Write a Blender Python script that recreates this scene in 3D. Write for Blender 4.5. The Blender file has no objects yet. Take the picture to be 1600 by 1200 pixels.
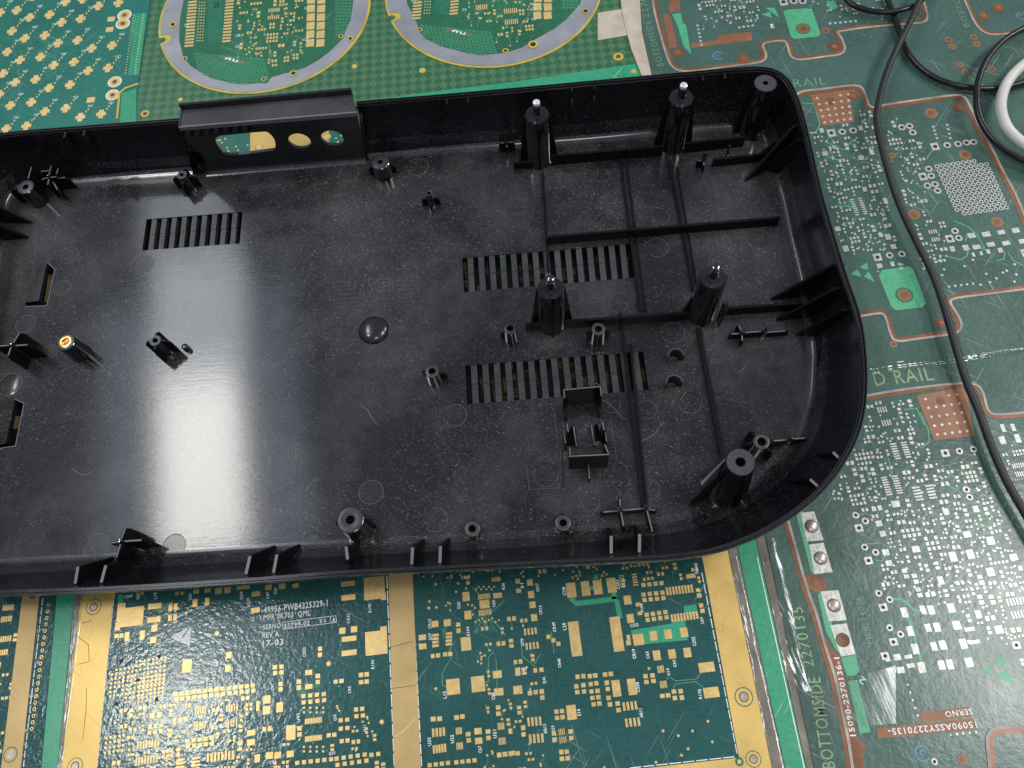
import bpy, math, random
from math import sin, cos, pi, atan2, hypot, radians
from mathutils import Vector, Matrix
from mathutils.geometry import delaunay_2d_cdt
random.seed(7)
S = bpy.context.scene
COL = S.collection
# ------------------------------------------------------------ camera
F, NX, NY, H = 1196.8, 80.85, 506.7, 0.36      # focal length (px of a 1600 px frame), nadir offset, height over the bench (m)
_d = Vector((NX, -NY, -F)).normalized(); _up = -_d
_X = (Vector((1, 0, 0)) - _up*_up.x).normalized(); _Y = _up.cross(_X)
R = Matrix((_X, _Y, _up))                       # camera axes -> world axes
cd = bpy.data.cameras.new("camera"); cam = bpy.data.objects.new("camera", cd); COL.objects.link(cam)
cam.matrix_world = Matrix.Translation((0, 0, H)) @ R.to_4x4()
cd.sensor_width = 36; cd.lens = F/1600*36; cd.clip_start = .01; cd.clip_end = 50
S.camera = cam
S.render.resolution_x, S.render.resolution_y = 1024, 768
S.view_settings.view_transform = 'Standard'; S.view_settings.look = 'None'
S.view_settings.exposure = 0.0; S.view_settings.gamma = 1
def P(x, y, z=0.0):
    r = R @ Vector((x-800, 600-y, -F)); t = (H-z)/(-r.z)
    return Vector((r.x*t, r.y*t, z))
def proj(v):
    c = R.transposed() @ (Vector(v)-Vector((0, 0, H)))
    return (800+F*c.x/-c.z, 600-F*c.y/-c.z)
def PV(x, y, a, b):                             # ray through a pixel meets the vertical plane a-b: (s along a->b in m, z)
    r = R @ Vector((x-800, 600-y, -F)); n = Vector((b.y-a.y, a.x-b.x, 0)).normalized()
    t = n.dot(a-Vector((0, 0, H)))/n.dot(r); p = Vector((0, 0, H))+r*t
    return ((p-a).dot((b-a).to_2d().to_3d().normalized()), p.z)
# ------------------------------------------------------------ world and lamps
w = bpy.data.worlds.new("World"); S.world = w; w.use_nodes = True
w.node_tree.nodes['Background'].inputs[0].default_value = (.74, .84, 1.0, 1)
w.node_tree.nodes['Background'].inputs[1].default_value = .27
ZL = 1.9
def lamp(name, quad, radiance, zs=0.008, col=(1, 1, 1)):
    # area light at ceiling height whose mirror image in the plane z=zs covers the given part of the picture
    k = (ZL-zs+H-zs)/(H-zs); pts = [P(x, y, zs).to_2d()*k for x, y in quad]
    c = sum(pts, Vector((0, 0)))/4
    e1 = (pts[1]-pts[0]+pts[2]-pts[3])/2; e2 = (pts[3]-pts[0]+pts[2]-pts[1])/2
    l = bpy.data.lights.new(name, 'AREA'); l.shape = 'RECTANGLE'; l.size = e1.length; l.size_y = e2.length
    l.energy = radiance*pi*e1.length*e2.length; l.color = col
    o = bpy.data.objects.new(name, l); COL.objects.link(o); o.location = (c.x, c.y, ZL)
    o.rotation_euler = (0, 0, atan2(e2.y, e2.x)-pi/2 if e2.length > e1.length else atan2(e1.y, e1.x))
    return o
lamp("ceiling_or_added_light", [(243, 590), (374, 583), (383, 872), (254, 878)], 18, col=(1, .98, .94))
lamp("ceiling_or_added_light", [(222, 255), (352, 245), (365, 400), (232, 405)], 3.2, col=(.85, .92, 1))  # weak light added for the dim far end of the floor highlight
lamp("ceiling_or_added_light", [(234, 405), (388, 398), (380, 580), (243, 587)], 7, col=(.88, .94, 1))  # strip light added for the soft glow above the main highlight
lamp("ceiling_or_added_light", [(195, 1045), (345, 1035), (360, 1170), (205, 1180)], 30, 0.0, col=(1, .98, .94))  # extra light added for the glare on the lower left board
lamp("ceiling_or_added_light", [(150, 470), (470, 440), (500, 1150), (160, 1150)], 1.5, col=(.66, .79, 1))  # broad blue light added for the halo, standing for ceiling reflection
lamp("ceiling_or_added_light", [(1470, 800), (1790, 800), (1850, 1200), (1500, 1200)], 18, 0.0, col=(1, .98, .95))
lamp("ceiling_or_added_light", [(1880, 150), (2080, 150), (2080, 650), (1880, 650)], 30, 0.0, col=(1, .98, .95))
lamp("ceiling_or_added_light", [(860, 1500), (1200, 1500), (1200, 1900), (860, 1900)], 9, 0.0, col=(1, .99, .97))
# ------------------------------------------------------------ materials
class NT:
    def __init__(s, name):
        s.m = bpy.data.materials.new(name); s.m.use_nodes = True; s.t = s.m.node_tree
        s.b = s.t.nodes['Principled BSDF']; s.pos = s.n('ShaderNodeNewGeometry').outputs['Position']
    def n(s, typ, **kw):
        o = s.t.nodes.new(typ)
        for k, v in kw.items(): setattr(o, k, v)
        return o
    def l(s, a, b): s.t.links.new(a, b)
    def mp(s, scale=(1, 1, 1), rot=0):
        o = s.n('ShaderNodeMapping'); o.inputs['Scale'].default_value = scale; o.inputs['Rotation'].default_value[2] = rot
        if rot:
            o2 = s.n('ShaderNodeMapping'); o2.inputs['Rotation'].default_value[2] = rot; o.inputs['Rotation'].default_value[2] = 0
            s.l(s.pos, o2.inputs[0]); s.l(o2.outputs[0], o.inputs[0])
        else: s.l(s.pos, o.inputs[0])
        return o.outputs[0]
    def noise(s, scale, detail=2, vec=None, rough=.5):
        o = s.n('ShaderNodeTexNoise'); o.inputs['Scale'].default_value = scale; o.inputs['Detail'].default_value = detail
        o.inputs['Roughness'].default_value = rough
        s.l(vec or s.pos, o.inputs['Vector']); return o.outputs[0]
    def vor(s, scale, vec=None):
        o = s.n('ShaderNodeTexVoronoi'); o.inputs['Scale'].default_value = scale; s.l(vec or s.pos, o.inputs['Vector']); return o
    def ramp(s, x, *st):
        o = s.n('ShaderNodeValToRGB'); e = o.color_ramp.elements
        while len(e) < len(st): e.new(.5)
        for i, (p, c) in enumerate(st):
            e[i].position = p; e[i].color = (c, c, c, 1) if isinstance(c, (int, float)) else (*c, 1)
        s.l(x, o.inputs[0]); return o.outputs[0]
    def math(s, op, a, b=0.0, c=None):
        o = s.n('ShaderNodeMath', operation=op)
        for i, v in enumerate((a, b) if c is None else (a, b, c)):
            if isinstance(v, (int, float)): o.inputs[i].default_value = v
            else: s.l(v, o.inputs[i])
        return o.outputs[0]
    def mix(s, f, a, b):
        o = s.n('ShaderNodeMix', data_type='RGBA')
        for i, v in ((0, f), (6, a), (7, b)):
            if isinstance(v, (int, float)): o.inputs[i].default_value = v
            elif isinstance(v, tuple): o.inputs[i].default_value = (*v, 1)
            else: s.l(v, o.inputs[i])
        return o.outputs[2]
    def bump(s, h, strength, dist=.001, nrm=None):
        o = s.n('ShaderNodeBump'); o.inputs['Strength'].default_value = strength; o.inputs['Distance'].default_value = dist
        s.l(h, o.inputs['Height'])
        if nrm: s.l(nrm, o.inputs['Normal'])
        return o.outputs[0]
    def set(s, **kw):
        for k, v in kw.items():
            i = s.b.inputs[k.replace('_', ' ')]
            if isinstance(v, (int, float)): i.default_value = v
            elif isinstance(v, tuple): i.default_value = (*v, 1)
            else: s.l(v, i)
        return s.m
TA = .056                                        # tray angle
def plastic(name, base=(.010, .010, .012), dust=1.0, rough=.34, coat=.5, crough=.10, brushed=True, haze=.035, spec=.35):
    t = NT(name)
    # dust: fine grains, elongated fibres and cloudy patches of density
    dens = t.ramp(t.noise(11, 4, rough=.65), (.36, .22), (.64, 1.0))
    v1 = t.vor(1500, t.mp((.8, 1.1, .25), .3)); d1 = t.math('MULTIPLY', t.ramp(v1.outputs['Distance'], (.14, 1.0), (.40, 0.0)), t.ramp(v1.outputs['Color'], (.32, 0.0), (.95, .85)))
    v2 = t.vor(850, t.mp((.45, 1.4, 1), .5)); d2 = t.math('MULTIPLY', t.ramp(v2.outputs['Distance'], (.12, 1.0), (.34, 0.0)), t.ramp(v2.outputs['Color'], (.6, 0.0), (.95, .9)))
    v3 = t.vor(330, t.mp((1.1, .8, 1), 1.1)); d3 = t.math('MULTIPLY', t.ramp(v3.outputs['Distance'], (.06, 1.0), (.15, 0.0)), t.ramp(v3.outputs['Color'], (.62, 0.0), (.85, 1.0)))
    grains = t.math('MULTIPLY', t.math('MAXIMUM', t.math('MAXIMUM', d1, d2), d3), dens)
    film = t.math('MULTIPLY', t.ramp(t.noise(14, 5, rough=.65), (.44, 0.0), (.66, 1.0)), haze*1.5)
    film2 = t.math('ADD', film, haze*.2)
    amt = t.math('ADD', t.math('MULTIPLY', grains, .46*dust), t.math('MULTIPLY', film2, dust))
    up = t.n('ShaderNodeSeparateXYZ'); g = t.n('ShaderNodeNewGeometry'); t.l(g.outputs['True Normal'], up.inputs[0])
    facing = t.ramp(up.outputs[2], (.05, .40), (.9, 1.0))
    amt = t.math('MULTIPLY', amt, facing)
    col = t.mix(amt, base, (.46, .45, .46))
    rg = t.math('ADD', t.math('MULTIPLY', t.noise(60, 3), .16), rough-.08)
    rg = t.math('ADD', rg, t.math('MULTIPLY', amt, .4))
    kw = {}
    if brushed:
        h = t.noise(1, 3, t.mp((140, 1500, 400), -TA), .6)
        kw['Normal'] = t.bump(h, .22, .0002)
        hc = t.noise(1, 2, t.mp((90, 900, 400), -TA), .6)
        kw['Coat_Normal'] = t.bump(t.math('ADD', hc, t.math('MULTIPLY', t.noise(1, 2, t.mp((500, 2600, 400), -TA), .6), .5)), .12, .0002)
    t.b.inputs['Specular IOR Level'].default_value = spec
    return t.set(Base_Color=col, Roughness=rg, Coat_Weight=coat, Coat_Roughness=crough, **kw)
M = {}
M['floor'] = plastic('black_plastic_satin', base=(.005, .005, .007), dust=1.15, rough=.36, coat=1.0, crough=.085, haze=.05, spec=.09)
M['wall'] = plastic('black_plastic_wall', base=(.005, .005, .007), dust=.75, rough=.30, coat=.35, crough=.12, brushed=False, haze=.012, spec=.25)
M['fillet'] = plastic('black_plastic_fillet', base=(.005, .005, .007), dust=1.6, rough=.3, coat=1.0, crough=.10, brushed=False, haze=.03, spec=.4)
M['matt'] = plastic('black_plastic_matt', base=(.004, .004, .005), dust=.12, rough=.55, coat=.08, crough=.1, brushed=False, haze=.004, spec=.12)
M['gloss'] = plastic('black_plastic_gloss', base=(.004, .004, .005), dust=.05, spec=.9, rough=.10, coat=1.0, crough=.03, brushed=False, haze=.01)
M['rim'] = plastic('black_plastic_rim', dust=.35, rough=.22, coat=.4, crough=.08, brushed=False, haze=.03)
M['top'] = plastic('grey_worn_plastic', base=(.026, .026, .031), dust=.6, rough=.42, coat=.2, crough=.2, brushed=False, haze=.08)
M['edge'] = plastic('rubbed_edge_plastic', base=(.13, .13, .135), dust=.5, rough=.45, coat=.2, brushed=False, haze=.12)
M['slat'] = plastic('slat_plastic', base=(.022, .022, .026), dust=.9, rough=.45, coat=.2, crough=.2, brushed=False, haze=.07)
M['pin_mark'] = plastic('ejector_mark_plastic', base=(.008, .008, .010), dust=1.1, rough=.36, coat=.6, crough=.12, brushed=False, haze=.034, spec=.2)
M['pin_edge'] = plastic('ejector_edge_plastic', base=(.07, .07, .075), dust=.8, rough=.4, coat=.2, brushed=False, haze=.05)
def mask(name, base, var=.25, rough=.22, bumpy=.25, scratch=.3, bscale=420, dist=.0003, ang=0.1, spec=.5, dustc=.25):
    t = NT(name)
    n = t.ramp(t.noise(22, 3), (.3, 1-var), (.7, 1+var*.5))
    c = t.n('ShaderNodeVectorMath', operation='SCALE'); c.inputs[0].default_value = base; t.l(n, c.inputs['Scale'])
    weave = t.noise(1, 1, t.mp((900, 160, 1), ang))
    weave2 = t.noise(1, 1, t.mp((160, 900, 1), ang))
    wv = t.ramp(t.math('ADD', weave, weave2), (.85, 0.0), (1.2, 1.0))
    cc = t.mix(t.math('MULTIPLY', wv, .16), c.outputs[0], tuple(min(1, x*1.9+.01) for x in base))
    s1 = t.ramp(t.noise(1, 2, t.mp((26, 1300, 1), .5), .5), (.66, 0.0), (.70, 1.0))
    s2 = t.ramp(t.noise(1, 2, t.mp((1500, 18, 1), -.3), .5), (.67, 0.0), (.71, 1.0))
    s3 = t.ramp(t.noise(1, 2, t.mp((30, 1100, 1), 2.2), .5), (.67, 0.0), (.71, 1.0))
    patch = t.ramp(t.noise(16, 2), (.45, 0.0), (.65, 1.0))
    sc = t.math('MULTIPLY', t.math('MAXIMUM', t.math('MAXIMUM', s1, s2), s3), patch)
    dv = t.vor(420); ds = t.math('MULTIPLY', t.ramp(dv.outputs['Distance'], (.06, 1.0), (.13, 0.0)), t.ramp(dv.outputs['Color'], (.75, 0.0), (.95, 1.0)))
    k = t.math('ADD', t.math('MULTIPLY', sc, scratch), t.math('MULTIPLY', ds, dustc))
    cc = t.mix(k, cc, (.55, .6, .56))
    nb = t.bump(t.noise(bscale, 2, rough=.6), bumpy, dist)
    rg = t.math('ADD', t.math('MULTIPLY', t.noise(35, 3), .2), rough-.1)
    rg = t.math('ADD', rg, t.math('MULTIPLY', sc, .25))
    return t.set(Base_Color=cc, Roughness=rg, Normal=nb, Specular_IOR_Level=spec)
M['maskD'] = mask('dark_teal_solder_mask', (.022, .088, .084), rough=.14, bumpy=.30, dist=.0005, bscale=420)
M['maskA'] = mask('bright_teal_solder_mask', (.012, .150, .115), rough=.3, bumpy=.1)
M['maskC'] = mask('dark_green_solder_mask', (.056, .114, .094), rough=.24, bumpy=.35, scratch=.55, dustc=.4, bscale=300)
M['lime'] = mask('light_green_solder_mask', (.035, .30, .165), var=.12, rough=.3, bumpy=.05, scratch=.5)
M['limeC'] = mask('pale_green_solder_mask', (.075, .36, .19), var=.1, rough=.35, bumpy=.05, scratch=.3)
M['midgreen'] = mask('mid_green_trace', (.025, .16, .095), var=.1, rough=.25, bumpy=.1, scratch=.1)
M['tracegold'] = mask('pale_trace', (.10, .27, .18), var=.1, rough=.25, bumpy=.1, scratch=.1)
def simple(name, base, rough=.4, metal=0.0, var=.12, scale=60, bumpy=0.0, spec=.5, streak=0.0):
    t = NT(name)
    n = t.ramp(t.noise(scale, 4, rough=.6), (.3, 1-var), (.7, 1+var))
    c = t.n('ShaderNodeVectorMath', operation='SCALE'); c.inputs[0].default_value = base; t.l(n, c.inputs['Scale'])
    cc = c.outputs[0]
    if streak:
        s = t.ramp(t.noise(1, 3, t.mp((40, 1400, 1), .6), .6), (.60, 0.0), (.72, 1.0))
        s2 = t.ramp(t.noise(1, 3, t.mp((1000, 30, 1), .2), .6), (.62, 0.0), (.74, 1.0))
        cc = t.mix(t.math('MULTIPLY', t.math('MAXIMUM', s, s2), streak), cc, tuple(x*.45 for x in base))
    kw = dict(Normal=t.bump(t.noise(300, 3), bumpy, .0003)) if bumpy else {}
    rg = t.math('ADD', t.math('MULTIPLY', t.noise(scale*2, 3), .2), rough-.1)
    return t.set(Base_Color=cc, Roughness=rg, Metallic=metal, Specular_IOR_Level=spec, **kw)
M['gold'] = simple('gold_plating', (.74, .52, .21), .36, .55, .12, 300, .08, streak=.3)
M['goldrail'] = simple('worn_gold_rail', (.68, .47, .15), .38, .45, .14, 25, .06, streak=.5)
M['goldtan'] = simple('tan_gold_rail', (.52, .36, .15), .42, .35, .15, 40, .1, streak=.5)
M['gold_pale'] = simple('pale_gold_pad', (.80, .58, .24), .4, .35, .12, 200, .1, streak=.2)
M['silver'] = simple('tinned_pad', (.52, .52, .49), .32, .25, .18, 400, .5)
M['ringmetal'] = simple('silver_ring', (.36, .37, .41), .42, .35, .16, 40, .2, streak=.4)
M['ringedge'] = simple('yellow_laminate_edge', (.55, .42, .08), .35, 0, .25, 60, .1)
M['copper'] = simple('copper_brown_lacquer', (.23, .088, .036), .3, .1, .3, 60, .2)
M['coppergrey'] = simple('worn_groove_edge', (.34, .31, .27), .4, 0, .4, 90, .5)
M['coppertab'] = simple('copper_tab', (.27, .12, .06), .45, .1, .2, 90, .2)
M['silk'] = simple('white_silkscreen', (.85, .88, .86), .6, 0, .2, 500)
M['silkc'] = simple('pale_cyan_silkscreen', (.50, .78, .78), .6, 0, .2, 500)
M['silkg'] = simple('green_etched_text', (.13, .29, .18), .35, 0, .2, 300, .3)
M['silky'] = simple('yellow_green_etched_text', (.22, .36, .19), .3, 0, .3, 300, .4)
M['pit'] = simple('hole_shade_black', (.002, .002, .002), .8, spec=.05)  # near-black in place of the shade deep inside the screw holes
M['hole'] = simple('dark_hole', (.015, .012, .009), .6, 0, .3, 300)
M['holebrown'] = simple('brown_hole', (.16, .08, .03), .5, 0, .4, 300)
M['screw'] = simple('screw_head_metal', (.42, .37, .33), .35, .6, .2, 200, .3)
M['tape'] = simple('crumpled_beige_tape', (.52, .45, .36), .42, 0, .15, 90, 1.0, streak=.2)
M['gap'] = simple('laminate_gap_shade', (.014, .040, .030), .3, 0, .2, 200)  # dark laminate gap around pads, offset to paint their relief shading
M['under'] = simple('board_with_painted_shade', (.004, .014, .012), .5, 0, .3, 60)  # near-black base colour holds the shade seen below the vent slots
M['undergold'] = simple('gold_with_painted_shade', (.22, .13, .04), .5, .2, .3, 200)  # gold darkened in its colour for the shade under the vents
M['bench'] = simple('bench_top', (.05, .045, .035), .6, 0, .3, 20)
M['seam'] = simple('grey_seam_filler', (.20, .18, .14), .3, 0, .35, 60, .8)
M['brass'] = simple('brass', (.85, .58, .20), .25, .9, .1, 300, .1)
M['cable'] = simple('matte_black_cable', (.018, .018, .020), .5, 0, .2, 80, .15)
M['cablegloss'] = simple('glossy_black_cable', (.010, .010, .011), .3, 0, .2, 80, .05)
M['cablewhite'] = simple('white_cable', (.62, .61, .56), .45, 0, .08, 60, .1)
M['blue'] = simple('blue_ink', (.10, .24, .34), .4, 0, .2, 200)
M['lint'] = simple('pale_lint', (.40, .39, .37), .8, 0, .2, 300)
M['bright_tip'] = simple('bright_pin_tip', (.80, .82, .88), .12, .3, .05, 200)  # near-white, only on the tips of the two far pins
def clear_tape(name, bs, hi):
    t = NT(name)
    n = t.noise(1, 3, t.mp((30, 110, 1), 1.3), .5)
    nb = t.bump(n, bs, .0022)
    g = t.n('ShaderNodeBsdfGlossy'); g.inputs['Roughness'].default_value = .16; g.inputs['Color'].default_value = (.95, .97, 1, 1); t.l(nb, g.inputs['Normal'])
    tr = t.n('ShaderNodeBsdfTransparent'); tr.inputs['Color'].default_value = (.93, .94, .92, 1)
    mx = t.n('ShaderNodeMixShader'); t.l(t.ramp(t.noise(45, 4), (.35, .03), (.7, hi)), mx.inputs[0]); t.l(tr.outputs[0], mx.inputs[1]); t.l(g.outputs[0], mx.inputs[2])
    t.l(mx.outputs[0], t.t.nodes['Material Output'].inputs['Surface']); return t.m
M['film'] = clear_tape('clear_plastic_film', .7, .12); M['film_flat'] = clear_tape('flat_clear_film', .16, .10)
def lattice():
    t = NT('diamond_lattice_green')
    mp = t.mp((1, 1, 1), radians(45)-.06)
    ck = t.n('ShaderNodeTexChecker'); t.l(mp, ck.inputs[0]); ck.inputs['Scale'].default_value = 1/.0044
    ck.inputs['Color1'].default_value = (.028, .122, .062, 1); ck.inputs['Color2'].default_value = (.10, .185, .095, 1)
    # each light diamond its own tone
    v = t.noise(120, 1); cc = t.mix(t.math('MULTIPLY', v, .5), ck.outputs['Color'], (.03, .16, .08))
    s = t.ramp(t.noise(1, 3, t.mp((50, 900, 1), .9), .6), (.62, 0.0), (.72, 1.0))
    cc = t.mix(t.math('MULTIPLY', s, .3), cc, (.4, .45, .35))
    return t.set(Base_Color=cc, Roughness=.3, Normal=t.bump(ck.outputs['Fac'], .25, .0002))
M['lattice'] = lattice()
# ------------------------------------------------------------ object helpers
def wloc(o):
    v = Vector((0, 0, 0))
    while o is not None: v = v+o.location; o = o.parent
    return v
def thing(name, label, cat, loc, group=None):
    o = bpy.data.objects.new(name, None); COL.objects.link(o); o.location = loc; o.empty_display_size = .01
    o['label'] = label; o['category'] = cat
    if group: o['group'] = group
    return o
def obj(name, verts, faces, mat, parent=None, smooth=None, at=None, kind=None):
    base = wloc(parent) if parent else Vector((0, 0, 0))
    at = Vector(at) if at is not None else base
    me = bpy.data.meshes.new(name); me.from_pydata([tuple(Vector(v)-at) for v in verts], [], faces)
    me.materials.append(M[mat] if isinstance(mat, str) else mat)
    if smooth is not None:
        me.polygons.foreach_set('use_smooth', [True]*len(me.polygons)); me.set_sharp_from_angle(angle=radians(smooth))
    me.update()
    o = bpy.data.objects.new(name, me); COL.objects.link(o); o.location = at-base
    if parent: o.parent = parent
    if kind: o['kind'] = kind
    return o
def merge(*parts):
    V, Fc = [], []
    for v, f in parts:
        b = len(V); V += list(v); Fc += [tuple(i+b for i in q) for q in f]
    return V, Fc
def prism(poly, z0, z1, bottom=True):            # poly: world xy, any order
    n = len(poly); a = sum(poly[i][0]*poly[(i+1) % n][1]-poly[(i+1) % n][0]*poly[i][1] for i in range(n))
    if a < 0: poly = poly[::-1]
    v = [(p[0], p[1], z0) for p in poly]+[(p[0], p[1], z1) for p in poly]
    f = [tuple(range(n, 2*n))]+[(i, (i+1) % n, n+(i+1) % n, n+i) for i in range(n)]
    if bottom: f.append(tuple(range(n-1, -1, -1)))
    return v, f
def pxprism(pts, z0, z1, bottom=True): return prism([P(x, y, z1).to_2d() for x, y in pts], z0, z1, bottom)
def lathe(c, prof, n=28, a0=0, a1=2*pi, shift=(0, 0), z_off=0):
    full = abs(a1-a0-2*pi) < 1e-6; m = n if full else n+1; V = []; Fc = []
    for k, (r, z) in enumerate(prof):
        for i in range(m):
            a = a0+(a1-a0)*i/n; V.append((c[0]+r*cos(a), c[1]+r*sin(a), z))
    for k in range(len(prof)-1):
        for i in range(n):
            j = (i+1) % m
            Fc.append((k*m+i, k*m+j, (k+1)*m+j, (k+1)*m+i))
    return V, Fc
def plate(a, b, t, prof):                         # vertical plate from a to b (world xy), prof: (s 0..1, z) polygon
    a = Vector(a[:2]); b = Vector(b[:2]); d = b-a; n = Vector((-d.y, d.x)).normalized()*t/2
    V = [(*(a+d*s+n), z) for s, z in prof]+[(*(a+d*s-n), z) for s, z in prof]; k = len(prof)
    return V, [tuple(range(k)), tuple(range(2*k-1, k-1, -1))]+[(i, k+i, k+(i+1) % k, (i+1) % k) for i in range(k)]
def holed(outline, holes, fn, t0=0.0, t1=1.0):
    # flat sheet with through holes; fn(u, v, w) -> world, w=t0 (top) .. t1 (bottom)
    pts, edges = [], []
    for lp in [outline]+holes:
        b = len(pts); pts += [Vector(p) for p in lp]; edges += [(b+i, b+(i+1) % len(lp)) for i in range(len(lp))]
    vo, eo, fo, *_ = delaunay_2d_cdt(pts, edges, [], 1, 1e-7)
    def inside(p, lp):
        c = False; n = len(lp)
        for i in range(n):
            x1, y1 = lp[i]; x2, y2 = lp[(i+1) % n]
            if (y1 > p[1]) != (y2 > p[1]) and p[0] < (x2-x1)*(p[1]-y1)/(y2-y1)+x1: c = not c
        return c
    keep = []
    for f in fo:
        c = sum((vo[i] for i in f), Vector((0, 0)))/len(f)
        if not any(inside(c, h) for h in holes): keep.append(tuple(f))
    n = len(vo)
    V = [fn(v.x, v.y, t0) for v in vo]+[fn(v.x, v.y, t1) for v in vo]
    Fc = [f for f in keep]+[tuple(n+i for i in reversed(f)) for f in keep]
    for lp in [outline]+holes:
        b = len(V); m = len(lp)
        V += [fn(p[0], p[1], t0) for p in lp]+[fn(p[0], p[1], t1) for p in lp]
        Fc += [(b+i, b+(i+1) % m, b+m+(i+1) % m, b+m+i) for i in range(m)]
    return V, Fc
def circ(c, r, n=20, ry=None, a0=0): return [(c[0]+r*cos(a0+2*pi*i/n), c[1]+(ry or r)*sin(a0+2*pi*i/n)) for i in range(n)]
def catmull(pts, per=6, closed=False):
    out = []; n = len(pts); g = (lambda i: pts[i % n]) if closed else (lambda i: pts[max(0, min(n-1, i))])
    for i in range(n if closed else n-1):
        p0, p1, p2, p3 = (Vector(g(i+k)) for k in (-1, 0, 1, 2))
        for k in range(per):
            t = k/per
            out.append(.5*((2*p1)+(p2-p0)*t+(2*p0-5*p1+4*p2-p3)*t*t+(3*p1-p0-3*p2+p3)*t**3))
    if not closed: out.append(Vector(pts[-1]))
    return out
def tube(path, r, n=12, zs=1.0):
    V = []; Fc = []; m = len(path)
    for i, p in enumerate(path):
        d = (path[min(i+1, m-1)]-path[max(i-1, 0)]).normalized(); s = d.cross(Vector((0, 0, 1))).normalized(); u = s.cross(d)
        for k in range(n):
            a = 2*pi*k/n; V.append(tuple(p+s*r*cos(a)+u*r*sin(a)))
    for i in range(m-1):
        for k in range(n): Fc.append((i*n+k, i*n+(k+1) % n, (i+1)*n+(k+1) % n, (i+1)*n+k))
    return V, Fc+[tuple(range(n)), tuple(range(m*n-1, (m-1)*n-1, -1))]
def ribbon(pts, w, z, z0=None):                   # flat band along a world xy polyline, mitred
    pts = [Vector(p[:2]) for p in pts]; n = len(pts); L, Rr = [], []
    for i in range(n):
        a = (pts[i]-pts[i-1]).normalized() if i else (pts[1]-pts[0]).normalized()
        b = (pts[i+1]-pts[i]).normalized() if i < n-1 else a
        t = (a+b); t = t.normalized() if t.length > 1e-6 else a
        nn = Vector((-t.y, t.x)); k = 1/max(.45, nn.dot(Vector((-a.y, a.x))))
        L.append(pts[i]+nn*w/2*k); Rr.append(pts[i]-nn*w/2*k)
    V = [(*p, z) for p in L]+[(*p, z) for p in Rr]; Fc = [(i+1, i, n+i, n+i+1) for i in range(n-1)]
    if z0 is not None:
        b = len(V); V += [(*p, z0) for p in L]+[(*p, z0) for p in Rr]
        Fc += [(i, i+1, b+i+1, b+i) for i in range(n-1)]+[(n+i+1, n+i, b+n+i, b+n+i+1) for i in range(n-1)]
        Fc += [(0, b, b+n, n), (n-1, 2*n-1, b+2*n-1, b+n-1)]
    return V, Fc
# ============================================================ THE HOUSING
ZF = .008; HR = .032; ZR = ZF+HR
tray = thing('plastic_housing', 'large open black plastic equipment housing lying inside up across the green circuit boards', 'plastic housing', P(640, 540, 0))
RIM = [(-75, 330), (-72, 280), (-62, 245), (-40, 222), (0, 207.5), (140, 195), (281, 184), (420, 170.5), (557, 158), (680, 147.5), (800, 137), (930, 125), (1060, 113), (1150, 105),
       (1200, 105), (1230, 120), (1247, 150), (1257, 180), (1265, 212), (1275, 255), (1285, 300), (1298, 345), (1312, 392), (1326, 436), (1340, 475), (1350, 515), (1355, 560), (1356, 600),
       (1352, 645), (1340, 687), (1317, 730), (1285, 770), (1245, 804), (1200, 832), (1150, 854), (1100, 868), (1030, 876), (940, 880.5), (800, 887), (670, 894), (540, 900), (400, 911), (260, 920), (125, 927), (0, 931), (-100, 935),
       (-150, 925), (-175, 880), (-170, 820), (-140, 650), (-105, 480)]
FLR = [(8, 385), (12, 345), (18, 320), (28, 304), (52, 294), (170, 283), (300, 273), (420, 263), (566, 251.5), (680, 242), (790, 234), (910, 225), (1025, 213), (1105, 206),
       (1155, 206), (1185, 216), (1200, 242), (1208, 268), (1215, 295), (1224, 330), (1232, 368), (1241, 408), (1248, 445), (1253, 480), (1257, 515), (1260, 548), (1259, 580), (1256, 612),
       (1248, 645), (1235, 678), (1210, 712), (1180, 742), (1145, 766), (1105, 786), (1062, 800), (1020, 809), (965, 816), (895, 822), (790, 830), (670, 836), (545, 843), (410, 850), (285, 858), (160, 865), (50, 870), (-40, 876),
       (-85, 870), (-100, 840), (-95, 785), (-60, 640), (-20, 520)]
assert len(RIM) == len(FLR)
rim = catmull([P(x, y, ZR).to_2d() for x, y in RIM], 6, True)
flr = catmull([P(x, y, ZF).to_2d() for x, y in FLR], 6, True)
N = len(rim)
def nrm(lp, i):
    d = (lp[(i+1) % N]-lp[i-1]).normalized(); return Vector((-d.y, d.x))   # sign fixed below
area = sum(rim[i].x*rim[(i+1) % N].y-rim[(i+1) % N].x*rim[i].y for i in range(N))
sg = 1 if area > 0 else -1
inw = [nrm(rim, i)*sg for i in range(N)]
rings = []; RF = .0045
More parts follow.
